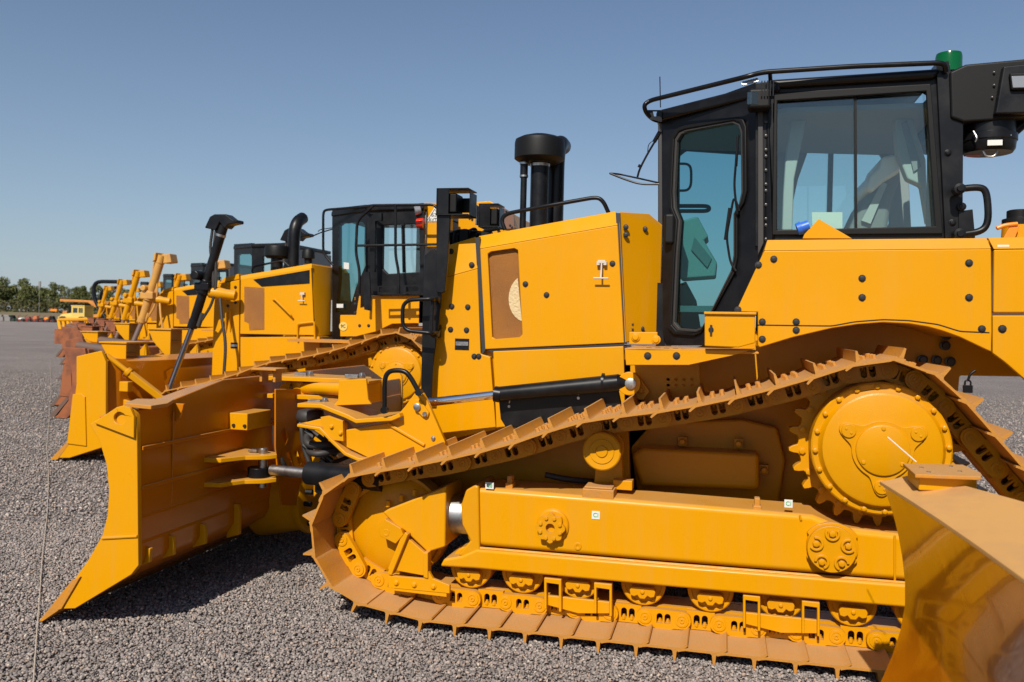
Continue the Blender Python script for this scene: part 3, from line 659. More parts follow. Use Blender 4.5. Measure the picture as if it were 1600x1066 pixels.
    MB().cyl(c2-Vector((.10, 0, 0)), c2-Vector((.085, 0, 0)), .055, n=36).cyl(c2, c2+Vector((.05, 0, .003)), .052, .035, n=28).build('barrel_end', 'black', rod)
    MB().prism(XZ([(779, 625), (965, 605), (972, 640), (900, 670), (790, 668), (782, 655)], 5.30), 5.30, 5.34).build('cylinder_guard', 'black', root, bevel=.006)
    fx = MB()
    for q in ((796, 635), (904, 622)):
        e = P(*q, 5.31); fx.lathe(e, (0, -1, 0), [(-.01, .018), (.004, .018), (.004, .010), (.012, .009)], 12); fx.tube([e+Vector((0, -.005, .015)), e+Vector((.004, -.012, .035)), e+Vector((0, -.005, .045))], .004, 6)
    fx.build('clip', 'steel', root)
    e = P(985, 600, 5.2)
    pv = MB().lathe((e.x-.01, 5.24, e.z), (0, -1, 0), [(-.05, .07), (.03, .07), (.03, .0)], 32).build('cylinder_mount', 'paint', root, bevel=.004)
    MB().lathe((e.x, 5.21, e.z), (0, -1, 0), [(0, .033), (.012, .033), (.014, .028), (.014, 0)], 24).build('pin', 'steel', pv)
    MB().prism(XZ([(978, 585), (1000, 590), (1015, 612), (1005, 626), (985, 622), (975, 610)], 5.28), 5.28, 5.32).bolts([(1001, 610)], 5.275, r=.017).build('mount_plate', 'cast', pv, bevel=.005)
    # C-frame arm: side plate, flanges, pin box
    cf = MB().prism(XZ([(470, 662), (498, 655), (539, 660), (540, 672), (610, 661), (632, 636), (648, 614), (660, 614), (668, 628), (695, 690), (690, 720), (600, 728), (556, 706), (522, 690), (500, 672)], 5.10), 5.10, 5.14)
    co = cf.build('push_frame', 'paint', root, bevel=.006)
    def strip(pts, Y0, dy, th, nm, m='paint'):
        mb = MB(); q = [P(a, b, Y0) for a, b in pts]; secs = []
        for i, p in enumerate(q):
            d = (q[min(i+1, len(q)-1)]-q[max(i-1, 0)]).normalized(); nn = Vector((-d.z, 0, d.x))*th
            secs.append([p, p+Vector((0, dy, 0)), p+Vector((0, dy, 0))+nn, p+nn])
        mb.loft(secs); return mb.build(nm, m, co, bevel=.006, smooth=50)
    strip([(464, 637), (500, 638), (540, 654), (556, 662), (612, 658), (626, 652)], 5.04, .42, .028, 'upper_flange')
    strip([(464, 662), (500, 668), (522, 690), (540, 707), (560, 716), (620, 722)], 5.04, .42, -.022, 'lower_flange')
    strip([(606, 660), (664, 694)], 5.085, .03, -.02, 'stiffener')
    MB().prism(XZ([(500, 652), (512, 650), (535, 658), (536, 690), (520, 688), (506, 676)], 5.05), 5.055, 5.09).bolts([(518, 667), (532, 677)], 5.052, r=.011).build('cover_plate', 'paint', co, bevel=.01)
    bx = MB().prism(XZ([(529, 594), (572, 592), (575, 624), (580, 632), (520, 634), (528, 626)], 5.16), 5.16, 5.18); 
    a = P(529, 594, 5.16); b = P(573, 632, 5.16)
    bx.box(a.x, b.x, 5.18, 5.42, a.z-.02, a.z); bx.box(b.x-.02, b.x-.005, 5.18, 5.42, b.z, a.z-.02); bx.box(a.x, b.x+.02, 5.40, 5.42, b.z, a.z)
    bx.build('pin_box', 'paint', co, bevel=.005)
    nt_ = P(552, 611, 5.16); text(root, 'FOUR\nHOLE', (nt_.x, 5.158, nt_.z), .03, 'cast', co, 'chalk_mark') if 0 else None
    st = MB()
    for (px, py, Y) in ((558, 588, 5.28), (478, 585, 5.62), (500, 627, 5.2)):
        e = P(px, py, Y); st.boxp((e.x-.03, Y, e.z), (.09, .06, .022)); st.lathe((e.x+.035, Y, e.z-.01), (0, 0, 1), [(0, .026), (.02, .026), (.022, .02), (.034, .018)], 6)
    st.build('pin_bolts', 'steel', co, bevel=.002)
    e0, e1 = P(470, 606, 5.58), P(540, 608, 5.38)
    MB().tube([e0, e1, e1+Vector((.2, -.02, 0))], .042, 14).lathe(e0-Vector((0, 0, .042)), (0, 0, 1), [(0, .06), (.084, .06)], 20).build('angle_strut', 'paint', root)
    # pin plate on arm
    e = P(652, 636, 5.08)
    MB().prism(XZ([(644, 630), (648, 624), (656, 625), (670, 645), (668, 652), (660, 652), (648, 640)], 5.08), 5.082, 5.10).build('pin_plate', 'paint', co, bevel=.005)
    MB().lathe((e.x, 5.082, e.z), (0, -1, 0), [(0, .023), (.012, .023), (.014, .018)], 20).lathe(P(664, 647, 5.082), (0, -1, 0), [(0, .015), (.01, .015)], 8).bolts([(627, 652), (677, 685)], 5.098, r=.010).build('pin', 'steel', co)
    MB().tube([P(601, 643, 5.05), P(601, 590, 5.05), P(609, 579, 5.05), P(632, 579, 5.05), P(642, 590, 5.05), P(655, 614, 5.06)], .0155, 12, fil=.05).lathe(P(601, 641, 5.03), (0, -1, 0), [(-.02, .022), (.02, .022)], 12).lathe(P(655, 613, 5.04), (0, -1, 0), [(-.02, .022), (.02, .022)], 12).build('push_frame_handle', 'black', root)
    # tilt cylinder
    rr0, rr1 = P(424, 734, 5.02), P(486, 740, 4.99)
    tc = MB().cyl(rr0, rr1, .033, n=24).build('tilt_cylinder', 'steel', root)
    MB().cyl(P(482, 739, 4.99), P(600, 750, 4.93), .073, n=32).boxp(tuple(P(512, 758, 5.02)), (.13, .06, .10)).build('barrel', 'black', tc)
    MB().lathe(P(405, 727, 5.02)-Vector((0, 0, 0.012)), (0, 0, -1), [(0, .045), (.0, .072), (.075, .072), (.075, 0)], 28).build('eye', 'black', tc, bevel=.004)
    # ball housing and flange, boot, hoses
    q = P(440, 775, 5.75)
    bh = MB().lathe((P(425, 775, 5.75).x-.05, 5.78, q.z), (1, -.05, 0), [(0, .30), (.15, .27), (.30, .235), (.34, .235), (.36, .25), (.40, .25), (.41, .2), (.41, 0)], 40).build('ball_housing', 'paint', root)
    fb = MB(); x0 = P(425, 775, 5.75).x+.36
    for i in range(16):
        a = 2*math.pi*i/16; fb.cyl((x0, 5.78+.215*math.cos(a), q.z+.215*math.sin(a)), (x0+.05, 5.78+.215*math.cos(a), q.z+.215*math.sin(a)), .02, n=8)
    fb.build('flange_bolts', 'black', bh)
    e = P(485, 650, 5.25); MB().lathe((e.x, 5.25, e.z-.045), (0, 0, 1), [(0, .05), (.01, .085), (.045, .095), (.08, .085), (.09, .05)], 28).build('ball_boot', 'rubber', root, smooth=60)
    hs = MB()
    hs.tube([P(484, 676, 5.3), P(478, 686, 5.25), P(482, 696, 5.2), P(515, 696, 5.25), P(545, 690, 5.5)], .026, 12, fil=.06)
    hs.tube([P(480, 700, 5.3), P(484, 708, 5.22), P(500, 710, 5.2), P(530, 702, 5.3), P(550, 700, 5.6)], .022, 12, fil=.06)
    hs.tube([P(430, 665, 5.3), P(430, 700, 5.3), P(440, 722, 5.3), P(452, 740, 5.4)], .019, 12, fil=.1)
    hs.tube([P(456, 640, 5.6), P(470, 660, 5.5), P(474, 700, 5.5), P(486, 730, 5.5)], .016, 10, fil=.1)
    hs.tube([P(505, 664, 5.5), P(512, 690, 5.4), P(500, 716, 5.4), P(520, 724, 5.45), P(548, 712, 5.6)], .015, 10, fil=.08)
    hs.tube([P(470, 668, 5.6), P(492, 676, 5.5), P(520, 700, 5.5), P(560, 704, 5.6)], .017, 10, fil=.08)
    hs.build('hydraulic_hoses', 'rubber', root)
    ft_ = MB()
    for px, py, Y in ((484, 678, 5.27), (481, 700, 5.26), (513, 716, 5.38), (519, 706, 5.4), (526, 700, 5.36), (508, 724, 5.38)):
        e_ = P(px, py, Y); ft_.cyl(e_+Vector((-.03, 0, .02)), e_+Vector((.03, 0, -.02)), .020, n=8)
    ft_.build('hose_fittings', 'bolt', root)
    # nose structure behind
    fr = MB().prism(XZ([(470, 620), (510, 655), (530, 730), (480, 790), (462, 720)], 5.7), 5.7, 5.74).box(-2.35, -1.8, 5.75, 6.5, .35, .95).box(-1.80, -.3, 5.58, 6.6, .55, 1.6)
    fr.build('main_frame', 'cast', root, bevel=.01)
    MB().prism(XZ([(484, 700), (500, 698), (500, 722), (488, 722)], 5.4), 5.4, 5.46).prism(XZ([(500, 726), (512, 716), (518, 710), (515, 720), (508, 735)], 5.4), 5.4, 5.42).build('hose_clamp', 'paint', root, bevel=.004)
    # inner body wall beside the track, tank and cover
    wl = MB().prism(XZ([(975, 560), (1080, 545), (1250, 500), (1420, 480), (1560, 555), (1612, 589), (1500, 587), (1490, 700), (1500, 860), (860, 900), (700, 800), (760, 690)], 5.58), 5.58, 5.7).build('inner_frame', 'cast', root, bevel=.01)
    tc_ = []
    q = XZ([(985, 712), (1003, 701), (1187, 711), (1187, 768), (1000, 762)], 5.30)
    tk = MB().prism(q, 5.34, 5.58).build('belly_cover', 'cast', root, bevel=.03, seg=4)
    pw = MB().prism(XZ([(1020, 660), (1160, 655), (1215, 668), (1228, 720), (1215, 800), (1000, 800), (985, 700)], 5.5), 5.5, 5.58).build('side_guard', 'cast', root, bevel=.02, seg=3)
    bl = MB()
    for q in ((1066, 691), (1154, 694), (1194, 735)):
        e = P(*q, 5.42); bl.lathe(e, (0, -1, 0), [(-.06, .018), (.01, .018), (.012, .012)], 12)
        bl.boxp((e.x, 5.46, e.z), (.055, .03, .06))
    bl.build('cover_clips', 'cast', pw, bevel=.003)
    pf = MB(); pq = XZ([(985, 565), (1092, 562), (1095, 622), (1040, 632), (1010, 628), (985, 618)], 5.35)
    holes = []
    for j, py in enumerate((568, 593, 602)):
        for i in range(4):
            c = P(1044+i*12.5, py, 5.35); holes.append([(c.x+.011*math.cos(t)+.0*j, c.z+.009*math.sin(t)) for t in [2*math.pi*k/10 for k in range(10)]])
    pf.prism(pq, 5.35, 5.36, holes); pf.build('perforated_plate', 'cast', root)
    MB().tube([P(852, 742, 5.15), P(880, 748, 5.15), P(915, 752, 5.2), P(960, 754, 5.3)], .018, 10).build('ribbed_hose', 'rubber', root)
    MB().prism(XZ([(600, 720), (980, 640), (985, 780), (640, 800)], 5.32), 5.34, 5.40).build('lower_guard', 'cast', root, bevel=.006)
    # step, toolbox, fender
    stp = MB(); a = P(976, 545, 4.86); b = P(1180, 545, 4.86)
    stp.prism(XZ([(976, 545), (1180, 545), (1148, 554), (1076, 571), (978, 571)], 4.86), 4.86, 4.875)
    stp.add(*_slab([(a.x, 4.86), (b.x+.02, 4.86), (b.x+.02, 5.60), (a.x, 5.60)], a.z-.008, a.z+.004))
    so = stp.build('step', 'dust_sheen', root, bevel=.004)
    MB().prism(XZ([(977, 547), (1170, 548), (1148, 554.5), (1076, 570), (979, 570)], 4.855), 4.850, 4.859).build('step_front', 'paint', so)
    MB().bolts([(1012, 556), (1057, 556)], 4.85, r=.014).build('bolts', 'bolt', so)
    hol = MB()
    for i in range(9): hol.boxp((a.x+.12+.05*i, 5.05+.03*(i % 2), a.z+.0045), (.03, .012, .003))
    hol.build('tread_slots', 'black', so)
    MB().prism(XZ([(984, 519), (1028, 519), (1028, 538), (984, 538)], 5.5), 5.46, 5.5).bolts([(993, 527), (1025, 531)], 5.455, r=.02).build('mounting_foot', 'paint', so, bevel=.004)
    tb = MB().prism(XZ([(1101, 489), (1180, 490), (1180, 536), (1154, 543), (1101, 541)], 4.80), 4.80, 5.05).build('toolbox', 'paint', root, bevel=.006)
    MB().prism(XZ([(1100, 487), (1182, 488), (1182, 492), (1100, 491)], 4.79), 4.785, 5.05).build('lid_edge', 'paint', tb, bevel=.003)
    MB().lathe(P(1111, 515, 4.80), (0, -1, 0), [(0, .014), (.006, .014), (.008, .010)], 16).boxp(tuple(P(1111, 515, 4.79)), (.012, .012, .05)).build('latch', 'bolt', tb)
    Yf = 4.90
    arch = [(1187, 543), (1240, 527), (1300, 513), (1340, 507), (1380, 504), (1420, 506), (1450, 511), (1472, 517), (1500, 527), (1540, 546), (1570, 566), (1600, 592), (1640, 640)]
    fe = chamfered(root, 'fender', [(1194, 392), (1549, 389), (1550, 518), (1549, 550)]+[(1540, 546), (1500, 527), (1472, 517), (1450, 511), (1420, 506), (1380, 504), (1340, 507), (1300, 513), (1240, 527), (1187, 543), (1184, 540), (1184, 488), (1150, 487)], [(1199, 375), (1542, 372)], Yf, .07, 'paint', .03,
                   bolts=[(1209, 405), (1185, 414), (1153, 484), (1191, 503), (1244, 503), (1347, 435), (1347, 465), (1514, 411), (1514, 465), (1534, 514), (1191, 530), (1244, 516)])
    e0, e1 = P(1199, 375, Yf+.07), P(1542, 372, Yf+.07)
    MB().loft([[(e0.x, y, e0.z-.012), (e1.x+.01, y, e1.z-.012), (e1.x+.01, y, e1.z-.04), (e0.x, y, e0.z-.04)] for y in (Yf+.07, 7.25)]).build('fender_top', 'paint', fe)
    sm = MB(); pr = XZ([(1184, 508), (1250, 509), (1300, 509.5), (1335, 503), (1380, 499.5), (1420, 501), (1465, 507), (1500, 518), (1546, 520)], Yf)
    sm.tube([(x, Yf+.0005, z) for x, z in pr], .0035, 6, fil=.02); sm.build('seam', 'bolt', fe)
    # inner arch lining
    an = MB(); aa = [P(a, b, Yf+.03) for a, b in arch if a < 1530]
    an.loft([[p, p+Vector((0, .75, .0)), p+Vector((0, .75, .03)), p+Vector((0, 0, .03))] for p in aa]).build('arch_lining', 'cast', fe)
    rt = MB().prism(XZ([(1553, 390), (1800, 387), (1800, 489), (1552, 489)], Yf), Yf, 6.9).build('rear_tank', 'paint', root, bevel=.008)
    MB().loft([[P(1553, 389, Yf), P(1544, 372, Yf+.07), P(1544, 372, Yf+.07)+Vector((0, 1.9, 0)), P(1553, 389, Yf)+Vector((0, 1.9, -.1))], [P(1800, 386, Yf), P(1800, 366, Yf+.07), P(1800, 366, Yf+.07)+Vector((0, 1.9, 0)), P(1800, 386, Yf)+Vector((0, 1.9, -.1))]]).build('tank_top', 'paint', rt)
    rl = MB().prism(XZ([(1551, 493), (1800, 493), (1800, 720), (1640, 640), (1600, 592), (1570, 566), (1551, 552)], Yf), Yf, Yf+.03).build('rear_skirt', 'paint', root, bevel=.006)
    MB().bolts([(1566, 514)], Yf, r=.014).build('bolts', 'bolt', rl)
    # final drive housing, bogie bolts in the arch
    ab = MB()
    for q in ((1478, 524), (1476, 540), (1441, 562), (1463, 563), (1484, 565)): ab.lathe(P(*q, 5.56), (0, -1, 0), [(0, .03), (.015, .03), (.017, .02), (.03, .018)], 12)
    ab.build('frame_bolts', 'bolt', wl)
    MB().cyl((.80, 5.3, 1.13), (.80, 5.75, 1.13), .30, n=40).box(.35, 1.3, 5.6, 6.6, .55, 1.5).build('rear_case', 'cast', root, bevel=.01)
    # padlock and chain
    pk = P(1512, 608, 5.0)
    MB().boxp((pk.x, 5.0, pk.z), (.045, .02, .04)).tube([pk+Vector((-.014, 0, .015)), pk+Vector((-.014, 0, .045)), pk+Vector((.014, 0, .045)), pk+Vector((.014, 0, .015))], .005, 8, fil=.012).tube([pk+Vector((0, 0, .045)), pk+Vector((.01, 0, .08)), pk+Vector((.035, 0, .10))], .007, 8).build('padlock', 'black', root, bevel=.003)
    # fender top parts: triangular lug with cap
    MB().prism(XZ([(1254, 373), (1257, 366), (1279, 342), (1332, 373)], 5.05), 5.05, 5.07).build('lug_plate', 'paint', fe, bevel=.004)
    MB().lathe(P(1258, 354, 5.07), (-.8, 0, -.3), [(-.02, .03), (.02, .03), (.02, .036), (.045, .034)], 14).build('blue_cap', 'blue', fe)
    c = P(1592, 352, 5.15)
    cap = MB().lathe((c.x, 5.15, P(1583, 372, 5.15).z-.03), (0, 0, 1), [(0, .085), (.11, .08), (.115, .07), (.115, 0)], 32).build('filler_neck', 'cast', root)
    MB().lathe((c.x, 5.15, P(1583, 353, 5.15).z), (0, 0, 1), [(0, .082), (.035, .082), (.038, .07), (.04, .06), (.08, .06), (.084, .05), (.084, 0)], 28).build('cap', 'plastic', cap, bevel=.003)
    MB().prism(XZ([(1566, 376), (1580, 350), (1594, 352), (1582, 382)], 5.03), 5.03, 5.045).tube([P(1557, 357, 5.03), P(1570, 352, 5.03), P(1590, 350, 5.03)], .012, 8).build('hinge_bracket', 'orange', cap, bevel=.003)
    lbl = P(1567, 385, Yf); text(root, 'DIESEL', (lbl.x, Yf-.002, lbl.z), .02, 'white', rt, 'sticker') if 0 else MB().boxp((P(1567, 384.5, Yf+.02).x, Yf+.015, P(1567, 384.5, Yf+.02).z), (.055, .004, .011)).build('sticker', 'white', rt)
    return fe
body1(d1)

def cab1(root):
    YC = 5.30; y2 = 5.74; YF = 6.90
    zt = P(1197, 180, YC).z; base = P(1200, 372, YC).z
    cab = MB()
    # near side wall frame with window opening
    outer = XZ([(1180, 130), (1212, 126), (1462, 112), (1482, 112), (1500, 372), (1500, 385), (1180, 385)], YC)
    win = XZ([(1214, 160), (1220, 152), (1443, 141), (1450, 145), (1462, 350), (1456, 359), (1220, 362), (1212, 356)], YC)
    cab.prism(outer, YC, YC+.06, [win]); co = cab.build('cab', 'black', root, bevel=.006)
    # far side wall (deep side), a window of its own
    offs = YF-YC
    far = [(x, z) for x, z in outer]; fw = XZ([(1232, 352), (1236, 330), (1247, 280), (1262, 238), (1278, 226), (1350, 224), (1372, 236), (1385, 258), (1390, 350), (1380, 358), (1240, 360)], 6.75)
    fo = XZ([(1205, 170), (1400, 165), (1415, 180), (1425, 372), (1205, 372)], 6.75)
    MB().prism(fo, 6.75, 6.8, [fw]).build('far_wall', 'liner', co, bevel=.01)
    px = P(1297, 300, 6.72).x; MB().box(px-.018, px+.018, 6.72, 6.75, base-.1, 3.1).build('window_post', 'black', co)
    MB().prism(fw, 6.77, 6.776).build('far_window', 'glass', co)
    MB().prism(XZ([(1028, 175), (1210, 175), (1210, 262), (1190, 243), (1072, 235), (1062, 243), (1061, 520), (1028, 520)], 6.55), 6.55, 6.60).build('far_door_frame', 'rubber', co, bevel=.01)
    # window: outer trim, sliding panes
    wt = MB().prism(XZ([(1209, 146), (1453, 132), (1472, 366), (1206, 368)], YC), YC-.02, YC+.004, [XZ([(1214.5, 159), (1446, 144), (1460, 354), (1214, 360)], YC)])
    wo = wt.build('window_frame', 'plastic', co, bevel=.006)
    MB().prism(XZ([(1214, 158), (1336, 151), (1336, 360), (1214, 360)], YC), YC+.018, YC+.024).build('window_pane', 'glass', wo)
    MB().prism(XZ([(1334, 151), (1447, 144), (1461, 355), (1334, 360)], YC), YC+.03, YC+.036).build('window_pane', 'glass', wo)
    MB().prism(XZ([(1335, 150), (1339, 150), (1340, 361), (1336, 361)], YC), YC+.008, YC+.03).build('mullion', 'plastic', wo)
    # front door wall, angled
    DL, DR = P(1033, 180, y2), P(1199, 135, YC)
    def D(px, py, off=0.0):
        """pixel onto the vertical plane of the door"""
        d = ray(px, py); n = Vector((DR.y-DL.y, DL.x-DR.x, 0)).normalized()
        p0 = DL+n*off; t = (p0-Vector((0, 0, HC))).dot(n)/d.dot(n); return Vector((0, 0, HC))+d*t
    n = Vector((DR.y-DL.y, DL.x-DR.x, 0)).normalized()
    if n.y > 0: n = -n
    def dpanel(outer, hole, o0, o1, nm, m, par, bevel=.006):
        tx = (DR-DL); tx.z = 0; tx.normalize(); s = n.y/abs(n.y)
        def uv(q): p = D(*q); return ((p-DL).dot(tx), p.z)
        mb = MB(); mb.prism([uv(q) for q in outer], 0, 1, [[uv(q) for q in h] for h in hole])
        vs = []
        for u, y, z in mb.v:
            o = o0 if y == 0 else o1; p = DL+tx*u+n*o; vs.append((p.x, p.y, z))
        mb.v = vs; return mb.build(nm, m, par, bevel=bevel)
    hole = [(1056, 218), (1063, 207), (1075, 202), (1148, 189), (1158, 193), (1162, 204), (1163, 300), (1159, 318), (1150, 334), (1150, 400), (1146, 424), (1112, 490), (1098, 515), (1088, 519), (1060, 517), (1052, 508), (1057, 400), (1061, 345), (1053, 325), (1052, 300)]
    do = dpanel([(1033, 182), (1179, 129), (1199, 128), (1206, 372), (1165, 470), (1150, 500), (1103, 540), (1040, 540), (1035, 520)], [hole], 0, -.06, 'door_wall', 'black', co)
    cx_, cy_ = 1106, 350
    big = [(cx_+(a-cx_)*1.11, cy_+(b-cy_)*1.035) for a, b in hole]
    dpanel(big, [hole], .022, .001, 'door', 'plastic', co, .008)
    big2 = [(cx_+(a-cx_)*1.0, cy_+(b-cy_)*1.0) for a, b in hole]; small = [(cx_+(a-cx_)*.94, cy_+(b-cy_)*.975) for a, b in hole]
    dpanel(big2, [small], .012, -.02, 'door_seal', 'rubber', co, .004)
    dpanel(hole, [], -.010, -.016, 'door_glass', 'doorglass', co, 0)
    # door handle recess
    e = D(1046, 358, .03); MB().boxp(tuple(e), (.07, .05, .20)).build('door_handle', 'plastic', co, bevel=.02)
    # vertical B-pillar trim with bolts
    bp = MB()
    for k in range(11):
        q = P(1197, 190+k*18+(k % 3)*4, YC-.015); bp.lathe((q.x, YC+.002, q.z), (0, -1, 0), [(0, .010), (.012, .010), (.014, .006)], 10)
    bp.build('hinge_bolts', 'bolt', co)
    MB().prism(XZ([(1184, 172), (1192, 168), (1193, 380), (1184, 400)], YC), YC-.018, YC).build('door_hinge_strip', 'rubber', co, bevel=.004)
    # rear post, roof and visor
    MB().prism(XZ([(1461, 100), (1480, 97), (1503, 200), (1502, 371), (1475, 374)], YC), YC-.03, YC+.10).bolts([(1481, 239), (1488, 348)], YC-.03, r=.014).build('rear_post', 'black', co, bevel=.008)
    MB().box(P(1500, 300, 6.6).x-.35, P(1500, 300, 6.6).x-.25, YC+.1, 6.8, base-.1, 3.15).build('rear_wall', 'liner', co) if 0 else None
    a, b = P(1205, 127, YC), P(1470, 112, YC); c, d = P(1215, 145, YC), P(1460, 131, YC)
    rf = MB().loft([[(a.x-.02, y, a.z+.0), (b.x, y, b.z+.01), (d.x, y, d.z+.02), (c.x, y, c.z+.02)] for y in (YC-.045, 6.9)]).build('roof', 'black', co, bevel=.03, seg=4)
    v = [P(1034, 171, y2-.04), P(1180, 128, YC-.12), P(1212, 124, YC-.06), P(1212, 140, YC), P(1200, 150, YC), P(1036, 186, y2-.02)]
    # visor: canted roof front following the door's plan
    ft = [Vector((DL.x-.03, y2-.05, P(1034, 172, y2-.05).z)), Vector((DL.x-.03, 12.2-y2+.05, P(1034, 172, y2-.05).z)), Vector((a.x+.05, 12.2-YC, a.z+.01)), Vector((a.x+.05, YC-.05, a.z+.0))]
    ftz = [p+Vector((0, 0, -.075)) for p in ft]
    MB().loft([ftz, ft]).build('roof_visor', 'black', rf, bevel=.02, seg=3)
    q = P(1184, 148, YC-.08); lm = MB().boxp((q.x+.01, YC-.06, q.z-.03), (.13, .12, .12)).build('work_lamp', 'plastic', rf, bevel=.02)
    MB().boxp((q.x-.03, YC-.123, q.z-.03), (.06, .006, .07)).build('lens', 'glass', lm)
    fn = MB()
    for k in range(5): fn.boxp((q.x+.02+.016*k, YC-.12, q.z+.02), (.006, .03, .09))
    fn.build('cooling_fins', 'black', lm)
    # other roof corner posts, floor and front glass so the cab is a closed body
    MB().box(DL.x-.02, DL.x+.05, 12.2-y2-.05, 12.2-y2, 1.55, 3.05).box(DL.x, DL.x+.06, y2+.02, 12.2-y2, 1.55, 2.05).box(a.x, a.x+.08, 6.84, 6.9, 1.6, 3.1).build('front_posts', 'black', co)
    MB().box(DL.x+.02, DL.x+.025, y2+.03, 12.2-y2-.05, 2.05, 3.06).build('windscreen', 'glass', co)
    MB().loft([[(DL.x, y2+.1, z), (DL.x, 12.2-y2, z), (a.x, 6.85, z), (1.2, 6.85, z), (1.2, YC+.1, z), (a.x, YC+.1, z)] for z in (1.86, 1.9)]).build('cab_floor', 'liner', co)
    MB().loft([[(DL.x+.1, 5.9, z), (DL.x+.1, 6.4, z), (1.2, 6.8, z), (1.2, YC+.08, z), (a.x+.1, YC+.08, z)] for z in (zt+.03, zt+.06)]).build('headliner', 'liner', co)
    MB().box(1.20, 1.24, YC+.08, 6.8, base-.1, base+.12).box(1.16, 1.20, YC+.08, YC+.3, base-.1, 3.1).build('rear_panel', 'liner', co)
    # roof rail
    MB().tube([P(1033, 190, y2), P(1020, 187, y2-.05), P(1009, 176, y2-.1), P(1006, 164, y2-.14), P(1016, 157, y2-.12), P(1166, 120, YC-.14), P(1191, 113, YC-.12), P(1330, 104, YC-.10), P(1476, 98, YC-.08), P(1478, 112, YC-.05)], .0145, 12, fil=.05).tube([P(1203, 113, YC-.11), P(1204, 128, YC-.06)], .012, 8).build('roof_rail', 'black', rf)
    MB().prism(XZ([(1009, 172), (1034, 172), (1034, 190), (1015, 186)], y2-.08), y2-.08, y2-.07, [XZ([(1020, 174), (1028, 174), (1029, 182), (1022, 182)], y2-.08)]).build('rail_bracket', 'black', rf)
    q = P(1190, 120, YC); fl = MB()
    for k in range(6): fl.lathe(P(1162+k*4, 131-k*1.0, YC-.10), (0, -1, .2), [(0, .012), (.01, .012)], 8)
    fl.build('small_lights', 'steel', rf)
    MB().cyl(P(1031, 120, 6.2), P(1032, 168, 6.2), .004, n=6).build('antenna', 'black', rf)
    # beacon
    b0 = P(1482, 112, 5.75); rr = SZ(18.5, 5.75); zt_ = P(1482, 82, 5.75).z
    be = MB().lathe((b0.x, 5.75, b0.z-.08), (0, 0, 1), [(0, rr*.9), (.07, rr*.9), (.07, 0)], 24).build('beacon', 'plastic', rf)
    MB().lathe((b0.x, 5.75, b0.z-.01), (0, 0, 1), [(0, rr), (.03, rr), (.032, rr*.96), (zt_-b0.z-.02, rr*.96), (zt_-b0.z, rr*.9), (zt_-b0.z+.005, 0)], 32).build('lens', 'beacon', be, smooth=50)
    # rear roof unit, filter canister, lamp
    YR = 5.25
    ru = MB().prism(XZ([(1484, 112), (1510, 100), (1640, 88), (1640, 176), (1556, 188), (1506, 191), (1486, 184)], YR), YR, 6.2).build('rear_air_unit', 'plastic', co, bevel=.015, seg=3)
    MB().prism(XZ([(1555, 178), (1568, 103), (1640, 96), (1640, 176)], YR-.05), YR-.05, YR).build('side_cover', 'black', ru, bevel=.01)
    MB().prism(XZ([(1577, 114), (1640, 112), (1640, 140), (1580, 141)], YR-.07), YR-.075, YR-.05).build('lamp_bezel', 'plastic', ru, bevel=.01)
    MB().prism(XZ([(1581, 119), (1640, 117), (1640, 136), (1583, 137)], YR-.08), YR-.079, YR-.074).build('lamp', 'lamp', ru, bevel=.004)
    MB().bolts([(1553, 114), (1553, 134), (1550, 153)], YR, r=.006).build('bolts', 'bolt', ru)
    c = P(1545, 180, 5.4); zb = P(1545, 240, 5.4).z
    cn = MB().lathe((c.x, 5.4, zb), (0, 0, 1), [(0, 0), (0, .125), (.02, .138), (.06, .142), (.065, .148), (.10, .148), (.105, .138), (.30, .138)], 40).build('filter_canister', 'black', ru, smooth=40)
    q = P(1556, 222, 5.24); MB().boxp((q.x, 5.258, q.z), (.075, .006, .03)).build('sticker', 'white', cn)
    MB().tube([P(1536, 236, 5.3), P(1540, 245, 5.3), P(1554, 245, 5.3), P(1558, 236, 5.3)], .006, 8, fil=.02).tube([P(1521, 205, 5.27), P(1527, 215, 5.25), P(1524, 222, 5.26)], .005, 6).tube([P(1578, 195, 5.3), P(1572, 205, 5.28), P(1580, 212, 5.28)], .005, 6).build('canister_clips', 'steel', cn)
    MB().tube([P(1575, 215, 5.4), P(1590, 200, 5.4), P(1640, 160, 5.4)], .03, 12).build('canister_arm', 'black', ru)
    q = P(1507, 238, 5.45); MB().cyl(q, q+Vector((.08, 0, 0)), .025, n=16).build('tail_lamp', 'red', ru)
    MB().tube([P(1493, 296, 5.2), P(1532, 292, 5.2), P(1542, 300, 5.2), P(1545, 345, 5.2), P(1535, 362, 5.2), P(1498, 367, 5.2)], .019, 14, fil=.07).lathe(P(1498, 296, 5.18), (0, -1, 0), [(-.04, .03), (.03, .03), (.032, .018), (.045, .016)], 12).lathe(P(1498, 366, 5.18), (0, -1, 0), [(-.04, .03), (.03, .03), (.032, .018), (.045, .016)], 12).build('cab_handle', 'black', co)
    MB().prism(XZ([(1498, 330), (1520, 327), (1524, 372), (1498, 372)], 5.26), 5.26, 5.28).bolts([(1503, 323)], 5.25, r=.016).build('handle_plate', 'black', co, bevel=.003)
    # wiper on the door
    MB().tube([D(1152, 335, .03), D(1147, 290, .05), D(1153, 215, .05)], .007, 8).tube([D(1150, 260, .045), D(1153, 212, .045)], .009, 6).tube([D(1155, 330, .03), D(1147, 305, .05), D(1135, 370, .05), D(1141, 410, .04), D(1150, 424, .03)], .007, 8).tube([D(1140, 325, .05), D(1133, 375, .05)], .009, 6).build('door_wipers', 'black', co)
